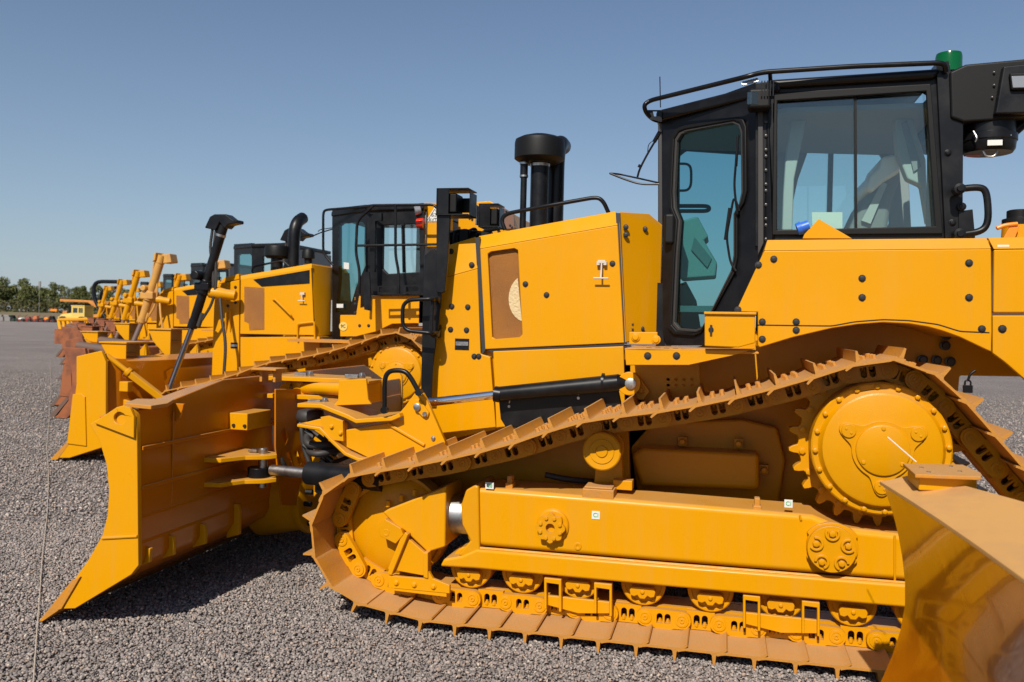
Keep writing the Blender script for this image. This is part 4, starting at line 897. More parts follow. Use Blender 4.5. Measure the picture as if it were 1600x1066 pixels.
    # mirror and wiper at the front
    MB().tube([P(953, 271, y2), P(966, 272, y2+.1), P(985, 276, y2+.1), P(1030, 286, y2+.05)], .006, 8).tube([P(953, 271, y2), P(975, 280, y2), P(1000, 288, y2), P(1030, 288, y2)], .007, 8).tube([P(996, 277, y2), P(999, 265, y2), P(1012, 240, y2), P(1030, 210, y2)], .007, 8).tube([P(999, 262, y2), P(1001, 258, y2)], .014, 8).tube([P(1012, 238, y2), P(1013, 225, y2), P(1024, 218, y2)], .003, 6).tube([P(1022, 222, y2), P(1031, 206, y2)], .014, 8).build('front_wiper', 'black', co)
    # interior
    i1 = MB().prism(XZ([(1247, 172), (1262, 178), (1241, 280), (1238, 360), (1222, 360), (1224, 300), (1228, 240), (1236, 185)], 5.6), 5.6, 5.66).build('inner_pillar', 'trim', co, bevel=.01)
    MB().prism(XZ([(1400, 170), (1420, 165), (1447, 250), (1450, 350), (1440, 290), (1418, 280), (1402, 240), (1398, 190)], 5.65), 5.65, 5.75).build('inner_console', 'trim', co, bevel=.012)
    MB().prism(XZ([(1409, 192), (1417, 188), (1440, 260), (1428, 268)], 5.63), 5.635, 5.65).build('console_slot', 'liner', co)
    # seat: back and cushion
    st = MB().prism(XZ([(1320, 372), (1345, 320), (1366, 290), (1380, 262), (1400, 255), (1410, 275), (1395, 310), (1385, 372)], 5.9), 5.9, 6.4).build('seat', 'seat', co, bevel=.04, seg=3)
    MB().prism(XZ([(1346, 345), (1378, 285), (1386, 288), (1360, 350)], 5.88), 5.87, 5.9).build('seat_belt', 'trim', st)
    MB().prism(XZ([(1352, 295), (1358, 275), (1372, 262), (1378, 245), (1400, 240), (1408, 268), (1380, 285), (1362, 302)], 5.85), 5.85, 6.42).build('plastic_cover', 'sheet', st, bevel=.03, seg=3)
    MB().prism(XZ([(1269, 331), (1317, 331), (1317, 358), (1270, 357)], 5.4), 5.42, 5.424).build('paper_card', 'cream', co)
    # console, levers and far mirror frames seen through the door
    MB().prism(XZ([(1064, 345), (1090, 338), (1107, 370), (1100, 376), (1120, 410), (1118, 432), (1062, 436)], 5.95), 5.95, 6.3).build('dashboard', 'trim', co, bevel=.012)
    MB().prism(XZ([(1085, 370), (1112, 404), (1105, 418), (1080, 390)], 5.93), 5.935, 5.95).build('display', 'liner', co)
    MB().tube([P(1060, 256, 6.8), P(1074, 256, 6.8), P(1080, 262, 6.8), P(1080, 290, 6.8), P(1074, 298, 6.8), P(1060, 298, 6.8)], .010, 8).tube([P(1060, 322, 6.5), P(1108, 322, 6.5), P(1108, 330, 6.5), P(1060, 330, 6.5)], .015, 8).build('far_handles', 'black', co)
    fpan = [(1058, 445), (1072, 440), (1088, 470), (1095, 515), (1058, 515)]
    MB().prism(XZ(fpan, 6.2), 6.2, 6.25).build('far_kick_panel', 'liner', co)
    return co
cab1(d1)
# stickers with hand-inked marks
def sticker(root, px, py, Y, w, h, par, mark='2'):
    q = P(px, py, Y); s = MB().boxp((q.x, Y-.001, q.z), (w, .002, h)).build('sticker', 'white', par)
    text(root, mark, (q.x, Y-.003, q.z), h*.75, 'green', s, 'mark')
fr1 = [c for c in kids(d1) if c.name.startswith('track_frame')][0]
sticker(d1, 931, 805, 4.80+.017, .045, .045, fr1, 'CI')
sticker(d1, 1232, 787, 4.80+.016, .042, .042, fr1, 'CI')
sticker(d1, 765, 759, 4.80+.016, .05, .038, fr1, 'C8')
# ------------------------------------------------------------------ second machine's kind: lift cylinders on the nose, semi-U blade with push arms
def dozer_lift(origin, cyl_m, label, detail=True, blade_m='blade', cut='dust_sheen', dark='black'):
    r = thing('bulldozer', origin, label, 'bulldozer', 'bulldozers parked in a row')
    YB = 9.87
    # undercarriage borrowed from the first machine's kind, moved to this one
    keep = ORG[0].copy()
    OFF = Vector((-4.36, 4.37, 0))
    cm = {}
    for c in bpy.data.objects: cm.setdefault(c.parent, []).append(c)
    def rec(q, par):
        c = q.copy(); C.objects.link(c); c.parent = par
        for ch in cm.get(q, []): rec(ch, c)
        return c
    base = Vector(O1)+OFF-keep
    names = ('track', 'sprocket', 'hub_cover', 'idler', 'track_frame', 'recoil_rod', 'idler_fork', 'track_roller', 'carrier_roller') if detail else ('track', 'hub_cover', 'track_frame', 'idler')
    seen = {}
    for q in list(cm.get(d1, [])):
        nm = q.name.split('.')[0]
        if nm in names:
            seen[nm] = seen.get(nm, 0)+1
            if nm == 'track' and seen[nm] == 2 and not detail: continue
            c = rec(q, r); c.location = Vector(q.location)+base
    # radiator guard
    gy = [(338, 452), (374, 446), (373, 590), (331, 590), (334, 480)]
    rg = MB().prism(XZ([(338, 445), (374, 437), (373, 600), (330, 600), (334, 480)], YB), YB, YB+1.15).build('radiator_guard', 'paint', r, bevel=.01)
    MB().prism(XZ([(341, 444), (350, 434), (373, 428), (374, 436)], YB+.04), YB+.04, YB+1.1).build('guard_top', 'paint', rg, bevel=.006)
    hd = MB().prism(XZ([(376, 436), (486, 418), (491, 524), (375, 522)], YB), YB, YB+1.15).build('hood', 'paint', r, bevel=.006)
    a, b = P(376, 431, YB+.05), P(487, 412, YB+.05); a2, b2 = P(376, 437, YB), P(487, 419, YB)
    MB().loft([[a2, a, a+Vector((0, 1.0, 0)), a2+Vector((0, 1.1, 0))], [b2, b, b+Vector((0, 1.0, 0)), b2+Vector((0, 1.1, 0))]]).build('hood_top', 'paint', hd)
    MB().prism(XZ([(396, 437), (484, 422), (484, 443), (409, 448)], YB), YB-.006, YB+.002).build('vent_panel', 'black', hd)
    MB().prism(XZ([(382, 448), (413, 450), (413, 515), (390, 516), (389, 505), (382, 502)], YB), YB-.005, YB+.002).build('grille', 'grille', hd)
    MB().prism(XZ([(374, 527), (498, 526), (500, 600), (374, 600)], YB), YB+.02, YB+1.1).build('lower_panel', 'paint', r, bevel=.006)
    y2 = YB+.3
    A = [P(487, 413, YB+.04), P(493, 526, YB), P(515, 524, y2), P(517, 418, y2)]
    MB().loft([A, [p+Vector((-.04, .5, 0)) for p in A]]).build('cowl', 'paint', r, bevel=.006)
    if detail:
        lt = MB(); q = P(474, 459, YB); lt.boxp((q.x, YB-.02, q.z), (.06, .03, .03)).tube([(q.x, YB-.03, q.z), (q.x, YB-.05, q.z-.09)], .007, 6).cyl((q.x-.05, YB-.05, q.z-.09), (q.x+.05, YB-.05, q.z-.09), .007, n=8); lt.build('hood_latch', 'latch', hd)
        MB().tube([P(427, 469, YB), P(430, 468, YB-.06), P(455, 493, YB-.06), P(456, 497, YB)], .012, 8, fil=.02).build('hood_handle', 'paint', hd)
        MB().tube([P(353, 520, YB), P(353, 487, YB-.06), P(359, 484, YB-.06), P(360, 518, YB)], .011, 8, fil=.03).build('guard_handle', 'paint', rg)
        q = P(366, 540, YB); pl = MB().boxp((q.x, YB-.002, q.z), (.10, .004, .075)).build('data_plate', 'black', rg); MB().boxp((q.x, YB-.006, q.z), (.09, .004, .03)).build('plate_field', 'steel', pl)
        MB().tube([P(465, 533, YB), P(465, 506, YB-.03), P(491, 503, YB-.03), P(492, 533, YB)], .012, 8, fil=.03).build('step_rail', 'paint', r)
        MB().bolts([(368, 449), (368, 473), (356, 478)], YB, r=.014).build('bolts', 'bolt', rg)
        q = P(442, 402, YB+.4); rr = .165
        ac = MB().lathe((P(433, 400, YB+.45).x, YB+.45, P(433, 404, YB+.45).z), (0, 0, 1), [(0, .1), (.0, rr*.8), (.03, rr), (.13, rr), (.16, rr*.93), (.175, 0)], 36).build('air_cleaner', 'plastic', r)
        MB().cyl((P(433, 400, YB+.45).x, YB+.45, 2.1), (P(433, 400, YB+.45).x, YB+.45, P(433, 404, YB+.45).z), .08).build('intake_pipe', 'black', ac)
        MB().tube([(P(459, 410, YB+.5).x, YB+.5, 2.1), P(459, 365, YB+.5), P(464, 347, YB+.55), P(473, 341, YB+.7)], .080, 20, fil=.25, k=8).build('exhaust_stack', 'black', r)
        MB().tube([P(394, 425, YB+.3), P(395, 417, YB+.3), P(442, 407, YB+.3), P(452, 416, YB+.3)], .014, 8, fil=.05).build('hood_rail', 'black', r)
        MB().lathe((P(482, 400, YB+.5).x, YB+.5, P(482, 412, YB+.5).z), (0, 0, 1), [(0, .05), (.06, .05), (.07, .085), (.16, .08), (.19, .06), (.2, 0)], 20).build('precleaner', 'plastic', r)
    # cab
    Yc = YB-.2
    hw = XZ([(599, 352), (655, 350), (656, 425), (606, 428), (598, 420)], Yc)
    cab = MB().prism(XZ([(571, 326), (662, 317), (662, 462), (575, 462)], Yc), Yc, Yc+.05, [hw]); co = cab.build('cab', 'black', r, bevel=.01)
    A_, B_ = (P(519, 400, Yc+.45).x, Yc+.45), (P(571, 400, Yc).x, Yc)
    dh = [(529, 353), (534, 349), (566, 347), (571, 352), (571, 415), (556, 450), (545, 488), (524, 488), (529, 440)]
    MB().oprism([(519, 326), (572, 320), (572, 470), (548, 500), (519, 560), (519, 430)], A_, B_, .05, [dh]).build('door_wall', 'black', co)
    MB().oprism(dh, A_, B_, .012).build('door_glass', 'doorglass', co)
    MB().prism(hw, Yc+.02, Yc+.026).build('window_pane', 'glass', co)
    MB().prism(XZ([(627, 350), (631, 350), (633, 426), (629, 426)], Yc), Yc-.005, Yc+.03).build('mullion', 'plastic', co)
    xl, xm, xr = P(519, 400, Yc+.45).x, P(571, 400, Yc).x, P(662, 400, Yc).x; zt = P(571, 322, Yc).z
    MB().loft([[(xl-.03, Yc+.45, z), (xl-.03, Yc+1.5, z-.02), (xm, Yc+1.8, z), (xr, Yc+1.8, z+.02), (xr, Yc-.03, z+.02), (xm, Yc-.03, z)] for z in (zt-.07, zt)]).build('roof', 'black', co, bevel=.02)
    MB().box(xl, xl+.03, Yc+.45, Yc+1.5, 1.6, 2.0).box(xl, xl+.05, Yc+1.45, Yc+1.5, 1.6, zt-.07).box(xm, xm+.06, Yc+1.75, Yc+1.8, 1.7, zt-.07).box(xr-.06, xr, Yc+.05, Yc+1.8, 1.7, zt-.07).box(xl+.1, xr, Yc+1.72, Yc+1.77, 1.6, 2.1).build('cab_shell', 'liner', co)
    MB().box(xl+.25, xl+.6, Yc+.6, Yc+1.2, 1.7, 2.25).build('dashboard', 'trim', co, bevel=.04)
    if detail:
        q = PO(541, 417, A_, B_); MB().oprism([(537, 410), (545, 411), (545, 421), (537, 420)], (A_[0], A_[1]-.03), (B_[0], B_[1]-.03), .003).oprism([(526, 475), (536, 475), (536, 481), (526, 481)], (A_[0], A_[1]-.03), (B_[0], B_[1]-.03), .003).build('stickers', 'white', co)
        # handrail cage by the door
        g = MB(); Yg = Yc-.25
        g.tube([P(521, 415, Yg+.5), P(505, 396, Yg+.5), P(505, 332, Yg+.5), P(509, 328, Yg+.5), P(560, 324, Yg+.3), P(584, 321, Yg), P(678, 320, Yg), P(682, 325, Yg)], .016, 10, fil=.08)
        g.tube([P(584, 321, Yg), P(558, 345, Yg), P(556, 395, Yg), P(562, 425, Yg), P(561, 460, Yg)], .017, 10, fil=.08)
        g.tube([P(618, 321, Yg), P(618, 400, Yg), P(623, 425, Yg), P(623, 460, Yg)], .017, 10, fil=.08)
        g.tube([P(557, 384, Yg), P(682, 382, Yg)], .015, 10)
        g.prism(XZ([(568, 425), (577, 425), (580, 486), (569, 484)], Yg), Yg, Yg+.02)
        g.prism(XZ([(577, 335), (596, 333), (596, 345), (586, 345), (585, 425), (578, 425)], Yg+.05), Yg+.05, Yg+.1)
        g.prism(XZ([(590, 447), (662, 445), (662, 458), (590, 460)], Yg), Yg, Yg+.02, [XZ([(592, 449), (614, 448), (616, 452), (614, 456), (592, 457)], Yg), XZ([(634, 448), (652, 447), (655, 451), (652, 455), (634, 456)], Yg)])
        g.build('guard_rails', 'black', co)
        gp = MB().tube([P(484, 371, Yc+.9), P(500, 364, Yc+.9), P(520, 358, Yc+.8)], .008, 6).tube([P(497, 362, Yc+.9), P(500, 359, Yc+.9), P(520, 356, Yc+.8)], .006, 6).build('front_wiper', 'black', co)
        # yellow rear post with warning sign, beacon and lamp
        pst = MB().prism(XZ([(662, 317), (702, 317), (702, 386), (662, 386)], Yc+.1), Yc+.1, Yc+.25).build('rear_post', 'paint', co, bevel=.01)
        tri = [(664, 347), (679, 324), (694, 347)]
        sg = MB().prism(XZ(tri, Yc+.09), Yc+.094, Yc+.1).build('warning_sign', 'white', pst)
        kk = [(679+(a-679)*.86, 341+(b-341)*.86) for a, b in tri]; k2 = [(679+(a-679)*.78, 341+(b-341)*.78) for a, b in tri]
        MB().prism(XZ(kk, Yc+.09), Yc+.091, Yc+.0935, [XZ(k2, Yc+.09)]).build('sign_border', 'ink', sg)
        q = P(678, 336, Yc+.09); text(r, 'БЗ', (q.x, Yc+.091, q.z), .055, 'ink', sg); q = P(676, 343.5, Yc+.09); text(r, 'AVT', (q.x, Yc+.091, q.z), .055, 'ink', sg)
        MB().cyl(P(662, 349, Yc), P(652, 349, Yc), .062, .056, n=20).build('beacon', 'red', pst)
        MB().cyl(P(657, 328, Yc), P(648, 330, Yc-.03), .05, .055, n=16).build('work_lamp', 'lamp', pst)
        bx = MB().prism(XZ([(716, 318), (765, 314), (800, 333), (805, 356), (770, 372), (716, 372)], Yc+.5), Yc+.5, Yc+1.5).build('rear_roof_box', 'paint', co, bevel=.01)
        MB().prism(XZ([(776, 318), (796, 330), (803, 334), (804, 357), (790, 358), (776, 350)], Yc+.49), Yc+.48, Yc+.5).build('side_cover', 'worn', bx)
        bb = MB().bolts([(735, 325), (738, 332), (737, 341), (733, 339), (786, 327), (791, 330), (797, 352), (800, 355)], Yc+.48, r=.010).build('bolts', 'bolt', bx)
        # sticker 9C
        q = P(535, 510, Yc+.02)
        s = MB().lathe((q.x, Yc+.045, q.z), (0, -1, 0), [(0, .055), (.003, .055), (.003, 0)], 28).build('round_sticker', 'paleyel', co); text(r, '9C', (q.x, Yc+.040, q.z), .055, 'ink', s)
    # fender
    fe = MB().prism(XZ([(523, 492), (548, 492), (553, 462), (702, 460), (702, 540), (662, 506), (640, 505), (605, 506), (580, 518), (548, 526), (523, 526)], Yc-.1), Yc+.05, Yc+.12).build('fender', 'paint', r, bevel=.005)
    MB().box(P(548, 462, Yc).x, P(702, 462, Yc).x, Yc+.12, Yc+1.9, P(600, 463, Yc).z-.05, P(600, 463, Yc).z-.012).build('fender_top', 'paint', fe)
    MB().box(P(455, 530, Yc-.1).x, P(550, 530, Yc-.1).x, Yc-.2, Yc+.3, P(500, 531, Yc-.1).z-.03, P(500, 531, Yc-.1).z).build('step', 'dust_sheen', r)
    if detail: MB().bolts([(555, 475), (555, 489), (562, 509), (576, 509)], Yc+.05, r=.013).build('bolts', 'bolt', fe)
    MB().prism(XZ([(374, 600), (374, 580), (500, 560), (540, 530), (620, 500), (760, 520), (760, 640), (420, 690)], YB+.1), YB+.15, YB+1.0).build('main_frame', 'cast', r)
    # lift cylinder with yoke and hose cap (two of them)
    def lift(dx, dy, nm='lift_cylinder'):
        o_ = Vector((dx, dy, 0)); Yl = 9.60
        T, B = P(350, 352, Yl)+o_, P(300, 512, Yl)+o_; ax = (B-T).normalized()
        K = .70 if cyl_m == 'black' else .95
        cy = MB().cyl(T, B, .082*K, n=24).cyl(B-ax*.10, B, .09*K, n=24).build(nm, cyl_m, r)
        e = P(262, 614, 9.0)+o_; MB().cyl(B, e, .050*K, n=20).build('rod', 'darkrod' if cyl_m == 'black' else 'worn', cy)
        m_ = T.lerp(B, .60)
        MB().cyl(m_-ax*.10, m_+ax*.10, .115*K, n=20).boxp(tuple(m_), (.30*K, .24*K, .15*K)).cyl(m_+Vector((-.05, -.16, .14)), m_+Vector((-.05, .0, .14)), .060, n=20).build('trunnion_yoke', cyl_m, cy, bevel=.02)
        cap = MB()
        if cyl_m == 'black':
            cap.prism([(T.x+a, T.z+b) for a, b in ((-.23, -.04), (-.16, .10), (-.10, .13), (.06, .13), (.16, .06), (.22, .06), (.22, .02), (.10, .0), (.05, -.05), (-.02, .03), (-.08, -.07))], T.y-.07, T.y+.10)
        else:
            cap.prism([(T.x+a, T.z+b) for a, b in ((-.13, -.13), (-.09, .04), (-.05, .05), (-.07, -.10))], T.y-.12, T.y+.12); cap.prism([(T.x+a, T.z+b) for a, b in ((.10, -.16), (.12, .01), (.24, .03), (.28, -.14))], T.y-.11, T.y+.11); cap.box(T.x-.07, T.x+.12, T.y+.05, T.y+.1, T.z-.03, T.z+.03)
        cap.build('hose_cap', cyl_m, cy, bevel=.012)
        MB().lathe(T+ax*.12, ax, [(0, .084*K), (0, .091*K), (.03, .091*K), (.03, .084*K)], 20).build('clamp', 'steel' if cyl_m == 'black' else cyl_m, cy)
        hz = MB()
        for k, s_ in enumerate((-.14, -.09)):
            hz.tube([T+Vector((s_, -.03, -.05)), T+Vector((s_-.04, -.02, -.3)), T+Vector((s_+.0, 0, -.5)), m_+Vector((.12, 0, .0))], .018, 8, fil=.15)
        hz.tube([m_+Vector((.14, 0, .32)), m_+Vector((.17, 0, .1)), m_+Vector((.12, 0, -.2)), B+Vector((.14, 0, .1))], .018, 8, fil=.15).tube([m_+Vector((.18, .05, -.05)), m_+Vector((.25, 0, -.4)), m_+Vector((.32, 0, -.7)), m_+Vector((.30, 0, -1.1))], .020, 8, fil=.2)
        hz.cyl(B+ax*-.16+Vector((.1, 0, .03)), B+Vector((.09, 0, .02)), .03, n=10).build('hoses', 'rubber' if cyl_m == 'black' else cyl_m, cy)
    lift(0, 0); lift(.18, 1.55)
    e = P(345, 458, 9.62)
    MB().lathe((P(333, 457, 9.7).x, 9.62, P(333, 457, 9.7).z), (1, .35, -.12), [(0, .070), (.12, .078), (.20, .066), (.32, .066), (.34, .04)], 24).build('trunnion_arm', 'paint', rg, smooth=40)
    # semi-U blade
    Yb = 8.60; yc = 10.45
    bl = MB(); pr = XZ([(119, 557), (119, 600), (112, 660), (105, 692), (84, 716), (108, 716), (158, 700), (165, 690), (165, 565), (158, 548)], Yb)
    near = MB().prism(pr, Yb, Yb+.05).build('blade', blade_m if blade_m != 'blade' else 'paint', r, bevel=.01)
    def sec(y, dx, dz): return [(x+dx, y, z+dz*max(0, (z-.5))) for x, z in XZ([(122, 557), (128, 600), (120, 660), (108, 694), (95, 712), (108, 714), (150, 700), (150, 565)], Yb)]
    MB().loft([sec(Yb+.05, 0, 0), sec(Yb+.6, .30, .0), sec(2*yc-Yb-.6, .30, .0), sec(2*yc-Yb-.05, 0, 0)]).build('moldboard', blade_m, near, bevel=.01)
    MB().prism(pr, 2*yc-Yb-.05, 2*yc-Yb).build('end_plate', blade_m if blade_m != 'blade' else 'paint', near)
    MB().prism(XZ([(104, 691), (110, 691), (90, 718), (78, 719)], Yb), Yb-.003, 2*yc-Yb).build('cutting_edge', cut, near)
    MB().prism(XZ([(115, 616), (128, 615), (134, 620), (136, 697), (106, 693)], Yb), Yb-.016, Yb+.0).build('wear_plate', blade_m if blade_m != 'blade' else 'paint', near, bevel=.005)
    xk = P(165, 600, Yb).x
    # boxes and gussets along the upper back
    pm = 'paint' if cyl_m == 'palecyl' or blade_m == 'blade' else blade_m
    def boxat(px, py, Yq, w, h, d):
        q = P(px, py, Yq); m = MB(); m.prism([(q.x, q.z), (q.x+w, q.z), (q.x+w, q.z-h), (q.x+w*.75, q.z-h), (q.x+w*.2, q.z-h*.45)], Yq, Yq+.02); m.box(q.x-.01, q.x+w+.02, Yq-.02, Yq+d, q.z, q.z+.02); m.box(q.x, q.x+w*.6, Yq+d-.02, Yq+d, q.z-h, q.z); m.box(q.x, q.x+w*.6, Yq+.02, Yq+d, q.z-h*.5, q.z-h*.47)
        m.build('back_box', pm, near, bevel=.004)
    boxat(157, 536, Yb+.35, .36, .26, .45); boxat(232, 515, Yb+1.45, .34, .33, .45)
    for px, py, Yq in ((228, 536, Yb+1.0), (309, 536, Yb+2.3)):
        q = P(px, py, Yq); MB().loft([[(q.x, Yq, q.z), (q.x, Yq+.02, q.z), (q.x-.02, Yq+.02, q.z-.24), (q.x-.02, Yq, q.z-.24)], [(q.x-.01, Yq, q.z), (q.x-.01, Yq+.02, q.z), (q.x-.15, Yq+.3, q.z-.14), (q.x-.15, Yq+.28, q.z-.14)]]).prism([(q.x, q.z), (q.x+.02, q.z-.25), (q.x-.13, q.z-.14)], Yq, Yq+.02).build('gusset', pm, near)
    q0, q1 = P(157, 552, Yb+.2), P(340, 552, Yb+2.6)
    MB().loft([[(xk-.05, Yb+.1, 1.24), (xk+.04, Yb+.2, 1.12), (xk+.04, Yb+.2, .45), (xk-.05, Yb+.1, .4)], [(xk+.1, Yb+.9, 1.20), (xk+.2, Yb+1.0, 1.04), (xk+.18, Yb+1.0, .42), (xk+.2, Yb+.9, .4)], [(xk+.1, 2*yc-Yb-.9, 1.20), (xk+.2, 2*yc-Yb-1.0, 1.04), (xk+.18, 2*yc-Yb-1.0, .42), (xk+.2, 2*yc-Yb-.9, .4)]]).build('back_panel', 'blade' if pm == 'paint' else blade_m, near, bevel=.01)
    # tilt brace and push arm
    t0, t1 = P(166, 555, Yb+.1), P(240, 612, Yb+.35)
    br = MB().cyl(t0, t0.lerp(t1, .5), .03, n=12).tube([t0.lerp(t1, .5), t1+(t1-t0)*.6], .055, 4).cyl(t0.lerp(t1, .42), t0.lerp(t1, .5), .055, n=12).boxp(tuple(P(197, 604, Yb+.2)), (.12, .10, .12)).build('tilt_brace', pm, r, bevel=.01)
    MB().tube([P(180, 650, Yb+.3), P(330, 640, Yb+.5), P(470, 640, Yb+.6)], .13, 4).build('push_arm', pm, r)
    pe = MB().prism([(xk, .75), (xk+.30, .70), (xk+.34, .40), (xk, .35)], Yb+.25, Yb+.5).build('push_arm_foot', pm, near, bevel=.01)
    return r
O2 = (-5.0, 10.45, 0)
d2 = dozer_lift(O2, 'black', 'yellow bulldozer with two black lift cylinders, round 9C sticker and handrails round its cab', True)
# machines farther down the row: yellow cylinders
def depth_pt(px, py, D): return PD(px, py, D)
T2 = P(325, 450, 9.6)
def far_loc(px, D):
    q = PD(px, 480, D); return (O2[0]+q.x-T2.x, O2[1]+q.y-T2.y, 0)
d3 = dozer_lift(O2, 'palecyl', 'bulldozer', False, 'rust', 'worn')
d3.location = far_loc(237, 16.6)
labs = ['third tallest yellow-cylinder bulldozer in the row, its rusty brown blade out in front', 'bulldozer marked with a dark letter G on its nose, far down the row', 'farthest yellow-cylinder bulldozer, at the left end of the row beside the black pipe hoop']
far = []
d4 = None
for k, (px, D) in enumerate(((205, 23.0), (182, 29.5), (161, 37.0))):
    if k == 0:
        d4 = dozer_lift(O2, 'cast', 'x', False, 'rust', 'worn'); d4.location = far_loc(px, D); o = d4
    else: o = copy_tree(d4, None, far_loc(px, D))
    o['label'] = labs[k]; o['category'] = 'bulldozer'; far.append(o)
d3['label'] = 'bulldozer with the tallest yellow lift cylinder, just behind the one with black cylinders'
ORG[0] = Vector(far[1].location)
gq = P(355, 520, 9.87)-Vector(O2); tg = text(None, 'G', (0, 0, 0), .62, 'ink', far[1]); tg.location = (gq.x, gq.y-.006, gq.z)
d4['label'] = 'bulldozer with the second tallest yellow lift cylinder and a rusty brown blade'

# ------------------------------------------------------------------ nearest machine: its angled blade enters at the lower right
OZ = (3.9, .95, 0)
d0 = thing('bulldozer', OZ, 'nearest bulldozer, only the glossy hollow face of its angled blade showing at lower right', 'bulldozer', 'bulldozers parked in a row')
def near_blade(root):
    zt = 1.16
    a, b, c = PZ(1378, 753, zt), PZ(1543, 861, zt), PZ(1600, 915, zt)
    A = a.copy(); A.z = 0; dr = (c-a); dr.z = 0; dr.normalize(); nx = Vector((-dr.y, dr.x, 0))
    if nx.x < 0: nx = -nx
    L_ = 4.1
    bow = (Vector((b.x, b.y, 0))-A); bs = bow.dot(dr); bo_ = bow.dot(nx)
    def plan(s):   # slight bow of the top edge in plan
        t = min(max(s/(2*bs), 0), 1); return bo_*4*t*(1-t)
    def at(s, off, z, k=1): p = A+dr*s+nx*(off+plan(s)*k); return (p.x, p.y, z)
    B_ = A+nx
    prof = []
    for px, py in ((1378, 753), (1387, 778), (1396, 805), (1404, 838), (1410, 872), (1414, 910), (1414, 945), (1407, 985), (1394, 1025), (1376, 1066), (1350, 1110), (1318, 1150)):
        q = PO(px, py, A, B_); prof.append(((q-A).dot(nx), q.z))
    back = [(prof[-1][0]+.06, prof[-1][1]-.03), (.20, .30), (.24, .50), (.26, 1.06), (.24, 1.10), (.03, 1.152)]
    m = MB(); secs = []
    for s in (0, .2, .4, .7, 1.0, 1.3, 2.9, 3.8, L_): secs.append([at(s, o, z) for o, z in prof+back])
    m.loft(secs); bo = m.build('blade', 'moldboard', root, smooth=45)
    f1, f2 = PZ(1428, 766, 1.20), PZ(1600, 808, 1.20)
    g1, g2 = (Vector((f1.x, f1.y, 0))-A).dot(nx), (Vector((f2.x, f2.y, 0))-A).dot(nx); s2 = (Vector((f2.x, f2.y, 0))-A).dot(dr)
    print('near blade', A, dr, g1, g2, s2)
    tp = MB(); secs = []
    for s in (0.01, .2, .4, .7, 1.0, 1.3, 2.9, 3.8, L_-.01):
        w_ = min(.13+.30*min(1, s/.9), .42)
        secs.append([at(s, -.012, 1.150), at(s, -.012, 1.164), at(s, .02, 1.170), at(s, w_, 1.205), at(s, w_, 1.19), at(s, .03, 1.15)])
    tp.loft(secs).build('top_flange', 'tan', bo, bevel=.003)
    MB().loft([[at(s, prof[-1][0]-.02, .06), at(s, prof[-1][0], .08), at(s, prof[-1][0]+.08, .12), at(s, prof[-1][0]+.08, .09), at(s, prof[-1][0]-.08, .0), at(s, prof[-1][0]-.1, 0)] for s in (-.02, L_+.02)]).build('cutting_edge', 'worn', bo)
    zz = 1.245
    q = [PZ(a_, b_, zz) for a_, b_ in ((1411, 724), (1430, 741), (1533, 745), (1533, 739), (1505, 726))]
    pm = MB().add(*_slab([(v.x, v.y) for v in q], zz-.014, zz)); po = pm.build('mounting_plate', 'dust_sheen', bo, bevel=.003)
    bx = [PZ(a_, b_, zz-.014) for a_, b_ in ((1418, 731), (1436, 745), (1527, 748), (1518, 738), (1490, 731))]
    MB().loft([[(v.x, v.y, z) for v in bx] for z in (1.18, zz-.014)]).build('mount_box', 'paint', bo, bevel=.006)
    bb = MB()
    for a_, b_ in ((1440, 731), (1451, 738), (1486, 729), (1500, 737)): bb.lathe(PZ(a_, b_, zz), (0, 0, 1), [(0, .008), (.003, .008), (.003, 0)], 8)
    bb.build('plate_holes', 'steel', po)
    w0 = PZ(1432, 722, zz); MB().tube([w0, PD(1410, 703, w0.dot(Vector((-math.sin(YAW), math.cos(YAW), 0)))+.05), PD(1387, 683, w0.dot(Vector((-math.sin(YAW), math.cos(YAW), 0)))+.12)], .0022, 6).build('cable_tie', 'white', po)
    MB().loft([[at(s, a_, z) for a_, z in ((.2, .45), (.9, .5), (.9, .75), (.2, .8))] for s in (1.6, 2.5)]).build('push_frame', 'paint', root, bevel=.01)
    MB().tube([at(.9, .26, .98), at(1.1, .5, 1.0), at(1.25, 1.3, .95)], .03, 14).build('tilt_cylinder', 'chrome', root)
    return bo
near_blade(d0)
def near_body(root):
    # rest of the nearest machine, built from the same parts as its neighbour and standing off to the right
    shift = Vector(O1)-Vector(OZ)+Vector((4.5, -4.45, 0))
    cm = {}
    for c in bpy.data.objects: cm.setdefault(c.parent, []).append(c)
    def rec(q, par):
        c = q.copy(); C.objects.link(c); c.parent = par
        for ch in cm.get(q, []): rec(ch, c)
        return c
    for q in list(cm.get(d1, [])):
        nm = q.name.split('.')[0]
        if nm in ('track', 'hub_cover', 'track_frame', 'radiator_guard', 'hood', 'lower_panel', 'cowl', 'fender', 'rear_tank', 'rear_skirt', 'inner_frame', 'cab', 'main_frame', 'sprocket', 'rear_case'):
            c = rec(q, root); c.location = Vector(q.location)+shift
near_body(d0)
